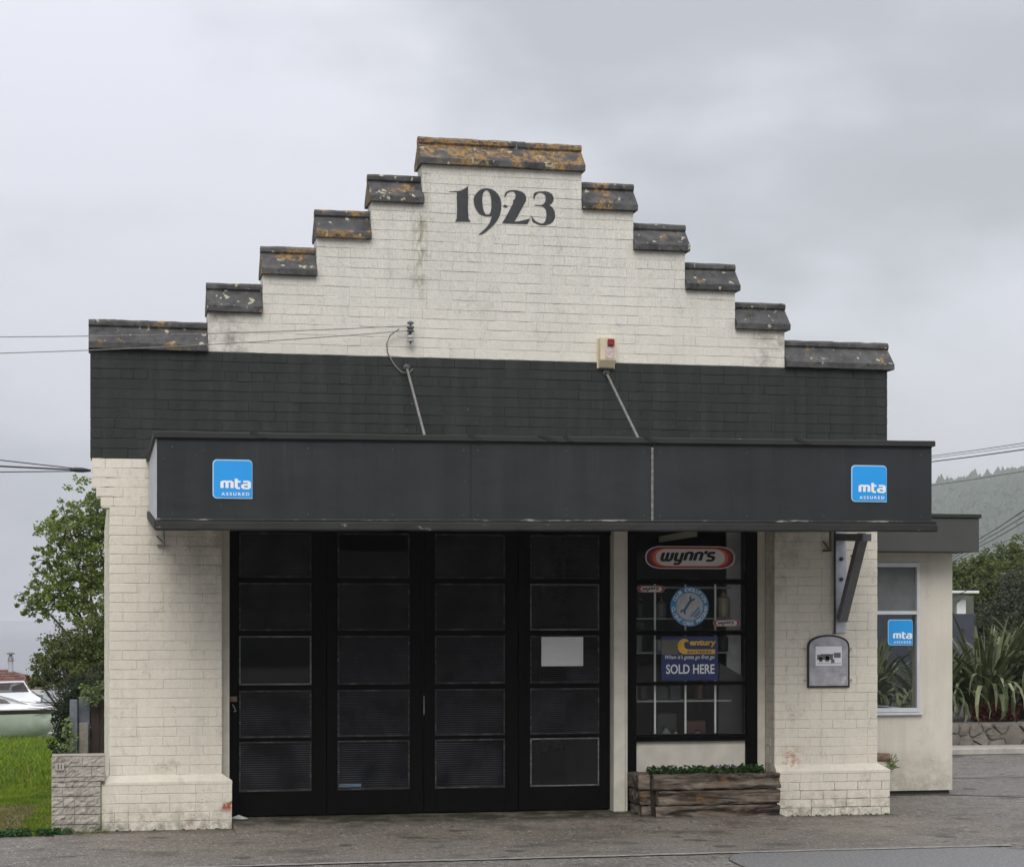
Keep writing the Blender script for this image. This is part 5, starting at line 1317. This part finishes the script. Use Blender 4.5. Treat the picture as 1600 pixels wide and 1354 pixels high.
for k in range(120):
    p = Vector((-.3 + rt.uniform(-.2, .3), BYY - .45 + rt.uniform(-.2, .1), .6 + rt.uniform(-.1, .1))); d = Vector((rt.uniform(-1, 1), rt.uniform(-.8, .1), rt.uniform(-.2, 1.2))).normalized()
    m_.tube([p, p + d * .3 + Vector((rt.uniform(-.05, .05), 0, .02)), p + d * rt.uniform(.45, .7)], [.008, .005, .003], 4, False)
obj('twigs', m_, M['twig'], t_, fix=False)

# boat
BO = thing('cabin_boat', 'white cabin boat with pale green hull parked on the grass', 'boat', (0, 0, 0))
def boat():
    secs = []; Lb = 5.4; N = 22
    for i in range(N + 1):
        t_ = i / N; x = -t_ * Lb       # bow at 0, stern at -L
        wB = 1.05 * (1 - (1 - min(1, t_ * 1.9)) ** 2.2) + .015
        sheer = 1.10 - .16 * min(1, t_ * 1.2); keel = .62 * (1 - min(1, t_ * 2.1)) ** 2.2
        chine = keel + (.30 if t_ < .3 else .28) * (1 - .25 * t_)
        rake = .0
        secs.append([(x - .28 * (1 - 0) * (1 if i == 0 else 0) * 0, 0, keel), (x, wB * .62, chine + .02), (x, wB * .90, chine + (sheer - chine) * .55), (x, wB * .97, sheer - .12), (x, wB, sheer - .115), (x, wB * 1.02, sheer)])
    return secs, N
secs, N = boat()
BYAW = R(128)
bc, bs_ = math.cos(BYAW + math.pi), math.sin(BYAW + math.pi)
BOWX, BOWY, BZ = -.95, 31.9, lawn_z(0, 33) - .30
def bt(p): return (BOWX + p[0] * bc - p[1] * bs_, BOWY + p[0] * bs_ + p[1] * bc, BZ + p[2])
BO.location = (BOWX, BOWY, BZ)
def strip(i0, i1, mat, name):
    mb = MB()
    for sgn in (1, -1):
        for i in range(N):
            for k in range(i0, i1):
                a, b, c, d = secs[i][k], secs[i + 1][k], secs[i + 1][k + 1], secs[i][k + 1]
                mb.add([bt((p[0], p[1] * sgn, p[2])) for p in (a, b, c, d)], [(0, 1, 2, 3)])
        if i0 == 0: pass
    o_ = obj(name, mb, mat, BO, fix=False, smooth=True)
    import bmesh
    b_ = bmesh.new(); b_.from_mesh(o_.data); bmesh.ops.remove_doubles(b_, verts=b_.verts, dist=.001); bmesh.ops.recalc_face_normals(b_, faces=b_.faces); b_.to_mesh(o_.data); b_.free(); return o_
strip(0, 3, M['boat_hull'], 'hull'); strip(3, 5, M['boat_stripe'], 'stripe')
mb = MB()
for i in range(N):
    a, b = secs[i][5], secs[i + 1][5]
    c0 = .16 * min(1, i / 5); c1 = .16 * min(1, (i + 1) / 5)
    for s1 in (1, -1): mb.add([bt((a[0], a[1] * s1, a[2])), bt((b[0], b[1] * s1, b[2])), bt((b[0], b[1] * .55 * s1, b[2] + c1)), bt((a[0], a[1] * .55 * s1, a[2] + c0))], [(0, 1, 2, 3)])
    mb.add([bt((a[0], a[1] * .55, a[2] + c0)), bt((b[0], b[1] * .55, b[2] + c1)), bt((b[0], -b[1] * .55, b[2] + c1)), bt((a[0], -a[1] * .55, a[2] + c0))], [(0, 1, 2, 3)])
obj('deck', mb, M['boat_white'], BO, fix=False)
mb = MB(); e = secs[N]; mb.add([bt((p[0], p[1], p[2])) for p in e] + [bt((p[0], -p[1], p[2])) for p in e], [(0, 1, 2, 3, 4, 5, 11, 10, 9, 8, 7, 6)]); obj('transom', mb, M['boat_white'], BO)
# gunwale rail
obj('gunwale', MB().tube([bt((s_[5][0], s_[5][1], s_[5][2])) for s_ in secs], .025, 6).tube([bt((s_[5][0], -s_[5][1], s_[5][2])) for s_ in secs], .025, 6), M['boat_white'], BO)
# cabin trunk with side windows, raked windscreen
cb = [(-.75, .10, 1.14), (-1.9, .70, 1.12), (-1.9, .60, 1.46), (-1.15, .42, 1.32)]
mb = MB(); V = [bt((p[0], p[1], p[2])) for p in cb] + [bt((p[0], -p[1], p[2])) for p in cb]; mb.add(V, [(0, 1, 2, 3), (4, 7, 6, 5), (3, 2, 6, 7), (0, 3, 7, 4), (1, 5, 6, 2)]); obj('cabin', mb, M['boat_white'], BO)
for s1 in (1, -1):
    mb = MB(); mb.add([bt((-1.2, .43 * s1 + .02 * s1, 1.20)), bt((-1.75, .66 * s1 + .02 * s1, 1.20)), bt((-1.75, .63 * s1 + .01 * s1, 1.38)), bt((-1.35, .50 * s1 + .01 * s1, 1.30))], [(0, 1, 2, 3)]); obj('cabin_window', mb, M['boat_glass'], BO, fix=False)
ws = [(-1.75, .58, 1.38), (-2.15, .62, 1.70), (-2.15, -.62, 1.70), (-1.75, -.58, 1.38)]
obj('windscreen', MB().add([bt(p) for p in ws], [(0, 1, 2, 3)]), M['boat_glass'], BO, fix=False)
for s1 in (1, -1):
    obj('side_screen', MB().add([bt((-1.75, .58 * s1, 1.38)), bt((-2.15, .62 * s1, 1.70)), bt((-2.9, .80 * s1, 1.55)), bt((-2.9, .84 * s1, 1.12)), bt((-1.9, .72 * s1, 1.12))], [(0, 1, 2, 3, 4)]), M['boat_glass'], BO, fix=False)
P_ = [bt(p) for p in ws]; sp = MB(); sp.tube(P_, .035, 6); sp.tube([bt((-2.15, .62, 1.70)), bt((-2.9, .80, 1.58)), bt((-3.3, .86, 1.10))], .035, 6); sp.tube([bt((-2.15, -.62, 1.70)), bt((-2.9, -.80, 1.58)), bt((-3.3, -.86, 1.10))], .035, 6); sp.tube([P_[3], P_[0]], .04, 6)
obj('screen_frame', sp, M['boat_white'], BO)
tr = MB(); tr.bar(bt((.6, 0, .38)), bt((-4.8, 0, .38)), .1, .1); tr.tube([bt((-3.6, -1.0, .32)), bt((-3.6, 1.0, .32))], .04, 6)
tl = obj('trailer', tr, M['galv'], BO)
for s1 in (-1, 1):
    mb = MB(); c = Vector(bt((-3.6, 1.05 * s1, .32))); ax = Vector(bt((-3.6, 1.2 * s1, .32))) - c; ax.normalize()
    mb.tube([c - ax * .09, c + ax * .09], .31, 16); obj('wheel', mb, M['can_d'], tl)

# far house
HZ = lawn_z(0, 49) - .8
H = thing('far_house', 'distant house with brown tiled roof and pale wall behind the boat', 'house', (-4, 52, HZ))
hx0, hx1, hy0, hy1 = -10.5, -1.45, 45.5, 53
ez, rz_ = -.33, .22
obj('wall', MB().box(hx0 + .3, hx1 - .3, hy0 + .3, hy1 - .3, HZ - 1.5, ez - .05), M['house_wall'], H)
obj('fascia', MB().box(hx0, hx1, hy0 - .03, hy0 + .03, ez - .14, ez + .02), M['house_wall'], H)
ym_ = (hy0 + hy1) / 2
def rp(x, v): return (x, hy0 + (ym_ - hy0) * v, ez + (rz_ - ez) * v)
obj('roof', MB().add([(hx0, hy0, ez), (hx1, hy0, ez), (hx1 - 1.3, ym_, rz_), (hx0, ym_, rz_), (hx0, hy1, ez), (hx1, hy1, ez)], [(0, 1, 2, 3), (3, 2, 5, 4), (1, 5, 2), (0, 3, 4)]), M['roof_tile'], H)
tm = MB(); nrow = 8
for r_ in range(nrow):
    v0, v1 = r_ / nrow, (r_ + 1.08) / nrow; x = hx0 + (r_ % 2) * .16; xe = hx1 - 1.3 * (r_ + .8) / nrow
    while x < xe:
        a = rp(x, v0); b = rp(min(x + .30, xe), v0); c = rp(min(x + .30, xe), min(v1, 1)); d = rp(x, min(v1, 1))
        up_ = .055; tm.add([(a[0], a[1] - .02, a[2] + up_), (b[0], b[1] - .02, b[2] + up_), (c[0], c[1], c[2] + .018), (d[0], d[1], d[2] + .018), (a[0], a[1] - .02, a[2]), (b[0], b[1] - .02, b[2])], [(0, 1, 2, 3), (4, 5, 1, 0)])
        x += .32
o = obj('roof_tiles', tm, M['roof_tile'], H, fix=False); o['kind'] = 'stuff'
fl = obj('flue', MB().lathe([(.085, 0), (.085, .40)], (-2.70, 48.8, rz_ - .1), 12), M['grey_metal'], H)
obj('cowl', MB().lathe([(.10, .40), (.105, .42), (.075, .54), (.055, .56), (.055, .62), (.125, .63), (.125, .67), (.04, .69)], (-2.70, 48.8, rz_ - .1), 14), M['galv'], H)

# ================================================================== RIGHT SIDE: stone wall, flax, trees, shed, hill
t = thing('stone_retaining_wall', 'low retaining wall of irregular field stones below the flax', 'wall', (14, 8.6, 0))
obj('mortar_core', MB().box(9.5, 24, 8.52, 8.9, -.02, .405), M['stone_mortar'], t)
rs = random.Random(9); seeds = []
# irregular stones: cells of scattered points, shrunk and given depth
def clip(poly, mx, my, nx_, ny_):
    o_ = []
    for k in range(len(poly)):
        p, q = poly[k], poly[(k + 1) % len(poly)]; dp = (p[0] - mx) * nx_ + (p[1] - my) * ny_; dq = (q[0] - mx) * nx_ + (q[1] - my) * ny_
        if dp <= 0: o_.append(p)
        if dp * dq < 0: f = dp / (dp - dq); o_.append((p[0] + (q[0] - p[0]) * f, p[1] + (q[1] - p[1]) * f))
    return o_
sd_ = []
for k in range(4000):
    p = (rs.uniform(9.6, 16.4), rs.uniform(.01, .40)); mn = rs.choice((.12, .17, .24))
    if all((p[0] - q[0]) ** 2 * .75 + (p[1] - q[1]) ** 2 > max(mn, q[2]) ** 2 * .9 for q in sd_): sd_.append((p[0], p[1], mn))
def stone(poly):
    c = (sum(p[0] for p in poly) / len(poly), sum(p[1] for p in poly) / len(poly)); q = []
    for k, p in enumerate(poly):
        nx_ = poly[(k + 1) % len(poly)]; q.append((p[0] * .75 + nx_[0] * .25, p[1] * .75 + nx_[1] * .25)); q.append((p[0] * .25 + nx_[0] * .75, p[1] * .25 + nx_[1] * .75))
    q = [(c[0] + (p[0] - c[0]) * .95, c[1] + (p[1] - c[1]) * .95) for p in q]; n = len(q); mb = MB(); tl_ = rs.uniform(-.25, .25); tm_ = rs.uniform(-.25, .25)
    fr = [(c[0] + (p[0] - c[0]) * .86, 8.475 + (p[0] - c[0]) * tl_ + (p[1] - c[1]) * tm_ + rs.uniform(-.01, .008), c[1] + (p[1] - c[1]) * .86) for p in q]
    mb.add([(p[0], 8.53, p[1]) for p in q] + [(p[0], 8.50, p[1]) for p in q] + fr + [(c[0], 8.462 + rs.uniform(-.012, .008), c[1])],
           [(i, (i + 1) % n, n + (i + 1) % n, n + i) for i in range(n)] + [(n + i, n + (i + 1) % n, 2 * n + (i + 1) % n, 2 * n + i) for i in range(n)] + [(2 * n + i, 2 * n + (i + 1) % n, 3 * n) for i in range(n)])
    obj('stone', mb, M['stone'], t)
for i, p in enumerate(sd_):
    poly = [(p[0] - .5, .0), (p[0] + .5, .0), (p[0] + .5, .41), (p[0] - .5, .41)]
    for j, q in enumerate(sd_):
        if i != j and abs(p[0] - q[0]) < 1: poly = clip(poly, (p[0] + q[0]) / 2, (p[1] + q[1]) / 2, q[0] - p[0], q[1] - p[1])
        if len(poly) < 3: break
    if len(poly) >= 3: stone(poly)
struct(obj('garden_soil', MB().box(9.5, 24, 8.9, 16, -.02, .40), M['soil']))

def flax(x, y, z, n, L_, seed, label, orange=True, lean=0):
    r_ = random.Random(seed); t_ = thing('flax_bush', label, 'flax', (x, y, z), 'flax bushes on the stone wall')
    mg, mp_, mo = MB(), MB(), MB()
    for k in range(n):
        a = r_.uniform(0, 6.283); tilt = abs(r_.gauss(.0, .42)) + .06; l = L_ * r_.uniform(.7, 1.15); wd = r_.uniform(.030, .052)
        base = Vector((x + math.cos(a) * r_.uniform(0, .22), y + math.sin(a) * r_.uniform(0, .15), z)); out_ = Vector((math.cos(a), math.sin(a), 0)); side = Vector((-math.sin(a), math.cos(a), 0))
        if r_.random() < .5: side = (side + Vector((1, 0, 0))).normalized()
        p = base; seg = 9; ang = tilt * .5; droop = r_.uniform(.02, .11) if r_.random() < .6 else r_.uniform(.15, .28); prev = None
        tgt = mp_ if r_.random() < .16 else mg; kink = r_.randint(5, 7)
        for i in range(seg + 1):
            f = i / seg; w_ = wd * (.55 + .9 * f if f < .4 else (.92 * (1 - ((f - .4) / .6) ** 2.5) + .02))
            cur = (p - side * w_, p + out_ * .0 + Vector((0, 0, -.006)), p + side * w_)
            if prev:
                m2 = mo if (orange and i <= 2) else (mp_ if i >= kink and r_.random() < .30 else tgt)
                m2.add([prev[0], prev[1], cur[1], cur[0]], [(0, 1, 2, 3)]); m2.add([prev[1], prev[2], cur[2], cur[1]], [(0, 1, 2, 3)])
            prev = cur
            d = out_ * math.sin(ang) + Vector((lean * .2, 0, math.cos(ang))); p = p + d * (l / seg); ang += droop * (1 if i < kink - 2 else 2.6)
    for (a_, b_, c_) in (('leaf_fan', mg, 'flax'), ('pale_leaf', mp_, 'flax_pale'), ('leaf_base', mo, 'flax_base')): obj(a_, b_, M[c_], t_, fix=False)['kind'] = 'stuff'
    return t_
flax(12.3, 9.2, .36, 100, 1.30, 1, 'flax bush at the left end, nearest the annex wall')
flax(13.15, 9.15, .36, 150, 1.65, 2, 'large arching flax bush in the middle above the red-leaved plant')
flax(14.2, 9.3, .36, 160, 1.75, 3, 'flax bush at the right edge of the picture')
flax(11.4, 9.5, .36, 110, 1.35, 4, 'flax bush hidden behind the annex corner')
flax(15.4, 9.5, .36, 120, 1.6, 5, 'flax bush beyond the right edge of the picture')
m_ = MB()
for k in range(16): leafball(m_, (12.82 + k * .042, 8.8, .50 + rs.uniform(-.05, .12)), .13, 50, .06, rs)
tag(obj('red_leaved_plant', m_, M['red_leaf'], fix=False), 'low dark red leafy plant on the stone wall under the flax', 'plant')
m_ = MB(); m_.box(13.75, 18, 9.7, 9.76, .35, .78); tag(obj('dark_low_fence', m_, M['fence_dark']), 'low dark board fence behind the flax at the right edge', 'fence')

rt = random.Random(15)
tree('bright_tree', 'rounded mid-green tree behind the pale carport roof', 'tree', (24.5, 34, 0),
     [((22.9, 34, 2.35), .75), ((23.9, 34, 2.75), .85), ((24.9, 34, 2.9), .85), ((22.0, 34, 1.9), .8), ((23.6, 33.5, 1.7), .9), ((25.0, 33.5, 1.8), .9), ((25.9, 34, 2.7), .8), ((22.4, 33.6, 2.3), .5), ((21.2, 34, 1.6), .7)], 42000, .10, M['leaf_mid'], rt, .16, .3)
tree('dark_conifer', 'big dark grey-green conifer at the right edge behind the flax', 'tree', (22.4, 24.5, 0),
     [((21.7, 25, 2.45), .62), ((22.6, 25, 2.6), .7), ((20.9, 24.6, 2.05), .55), ((21.9, 24.2, 1.9), .65), ((20.2, 24.3, 1.7), .45), ((21.2, 24, 1.4), .6), ((22.4, 24, 1.2), .7), ((19.9, 24, 1.1), .5), ((23.4, 24.5, 2.2), .8), ((20.9, 24, .7), .6)], 46000, .075, M['leaf_grey'], rt, .14, .25)
tree('brown_tree', 'brownish green tree top between the other two trees', 'tree', (27.4, 38, 0),
     [((26.6, 38, 3.1), .7), ((27.5, 38, 3.35), .8), ((28.5, 38, 3.6), .9), ((27.4, 37.6, 2.3), .9)], 18000, .10, M['leaf_mid'], rt, .15, .3)
t = thing('carport', 'white-edged carport with a pale post behind the annex', 'carport', (17.2, 22, 0))
obj('roof', MB().box(12.5, 17.92, 19.5, 23.0, 2.46, 2.51, .004), M['boat_white'], t)
obj('beam', MB().box(12.5, 17.75, 19.8, 19.9, 2.36, 2.44, .004), M['grey_metal'], t)
obj('post', MB().add([(17.56, 19.8, 1.9), (17.56, 19.8, 2.24), (17.66, 19.8, 2.33), (17.76, 19.8, 2.33), (17.76, 19.8, .0), (17.56, 19.8, 0)] + [(17.56, 19.92, 1.9), (17.56, 19.92, 2.24), (17.66, 19.92, 2.33), (17.76, 19.92, 2.33), (17.76, 19.92, .0), (17.56, 19.92, 0)],
    [(0, 1, 2, 3, 4, 5), (11, 10, 9, 8, 7, 6)] + [(i, 6 + i, 6 + (i + 1) % 6, (i + 1) % 6) for i in range(6)]), M['boat_white'], t)
obj('back_wall', MB().box(12.5, 19.25, 22.6, 22.8, 0, 2.44), simple('olive_shed_wall', (.10, .098, .085), .8), t)
t = thing('dark_shed', 'dark blue-grey boarded shed wall in front of the carport', 'shed', (16, 17.5, 0))
obj('wall', MB().box(12.5, 16.9, 17.5, 19.0, 0, 2.03, .004), M['shed'], t)
obj('vent', MB().lathe([(.04, 0), (.04, -.02)], (16.62, 17.5, 1.70), 10, 'y'), M['can_d'], t)

# power lines, right
CXS, SN, CS = 800, math.sin(YAW), math.cos(YAW)
def P3(d, px, py): # world point at a distance along the view axis, used for far cables only
    l = (px - 800) / 3080 * d; return Vector((d * SN + l * CS, -18.4 + d * CS - l * SN, 1.947 + (965 - py) * d / 3080))
for k, (a, b, c, d, dd, r_, lb) in enumerate(((1457, 712, 1600, 692, 60, .016, 'topmost of the thin wires right of the canopy'), (1457, 715, 1600, 696, 60, .012, 'second thin wire from the top right of the canopy'), (1457, 721, 1600, 702, 60, .026, 'thick wire third from the top right of the canopy'),
         (1457, 758, 1600, 736, 70, .018, 'lone wire crossing in front of the misty hill'),
         (1530, 842, 1600, 797, 40, .014, 'highest of the steep wires above the annex roof'), (1530, 848, 1600, 806, 40, .013, 'second of the steep wires above the annex roof'), (1530, 854, 1600, 815, 40, .013, 'third of the steep wires above the annex roof'),
         (1530, 862, 1600, 833, 42, .010, 'lowest of the steep wires above the annex roof'), (1530, 914, 1600, 884, 30, .012, 'wire crossing in front of the dark trees'))):
    A_, B_ = P3(dd, a, b), P3(dd * .8, c, d); D_ = B_ - A_
    wire([A_ - D_ * .9, A_, A_.lerp(B_, .5) - Vector((0, 0, .01)), B_, B_ + D_ * 3], r_ * .6, M['black_wire'], lb, 'overhead wires at right')

# hills
def hill_h(x, y):
    # spur falling from right to left, seen end on about a kilometre and a half off
    x, y = x / 1.5, y / 1.5
    crest = 54 + (x - 418) * (.42 if x < 455 else .16) + (0 if x < 455 else 9.5)
    crest = max(0, crest)
    f = min(1, max(0, (y - 560) / 420)) ** .75
    return 1.5 * (crest * f + (noise.noise(Vector((x * .012, y * .012, 2))) * 7 + noise.noise(Vector((x * .05, y * .05, 2))) * 2) * f * min(1, crest / 30)) - 2
hm = struct(obj('hill', grid(300, 2100, 832, 2250, 110, 80, hill_h), M['hill'], smooth=True, fix=False))
hm2 = MB(); rh = random.Random(2)
for k in range(16000):
    x = rh.uniform(400, 860); y = rh.uniform(900, 1640); z = hill_h(x, y)
    if z < 4: continue
    h_ = rh.uniform(4.0, 11.0); r_ = h_ * rh.uniform(.32, .6)
    if rh.random() < .06: h_ *= 1.5
    ring = [(x + r_ * math.cos(a) * rh.uniform(.7, 1.2), y + r_ * math.sin(a), z + h_ * rh.uniform(.2, .6)) for a in [i * math.pi / 2.5 for i in range(5)]]
    hm2.add(ring + [(x, y, z + h_), (x, y, z - 1)], [(i, (i + 1) % 5, 5) for i in range(5)] + [((i + 1) % 5, i, 6) for i in range(5)])
stuff(obj('hill_forest', hm2, M['leaf_dark'], fix=False), 'misty forest covering the hill at right', 'forest')

# haze: closed box of even pale air round camera, ground and hill
hz = MB().box(-2200, 2300, -330, 2700, -15.5, 260)
hb = obj('haze', hz, [], fix=True)
hb['kind'] = 'stuff'; hb['label'] = 'pale mist filling the air in front of the hills'; hb['category'] = 'haze'
mh = bpy.data.materials.new('haze_air'); mh.use_nodes = True; mh.node_tree.nodes.clear()
o_ = mh.node_tree.nodes.new('ShaderNodeOutputMaterial'); pv = mh.node_tree.nodes.new('ShaderNodeVolumePrincipled')
pv.inputs['Color'].default_value = (.95, .97, 1, 1); pv.inputs['Density'].default_value = .00031; pv.inputs['Anisotropy'].default_value = .2
mh.node_tree.links.new(pv.outputs[0], o_.inputs['Volume'])
hb.data.materials.append(mh)
scene.cycles.volume_bounces = 1
scene.cycles.max_bounces = 8
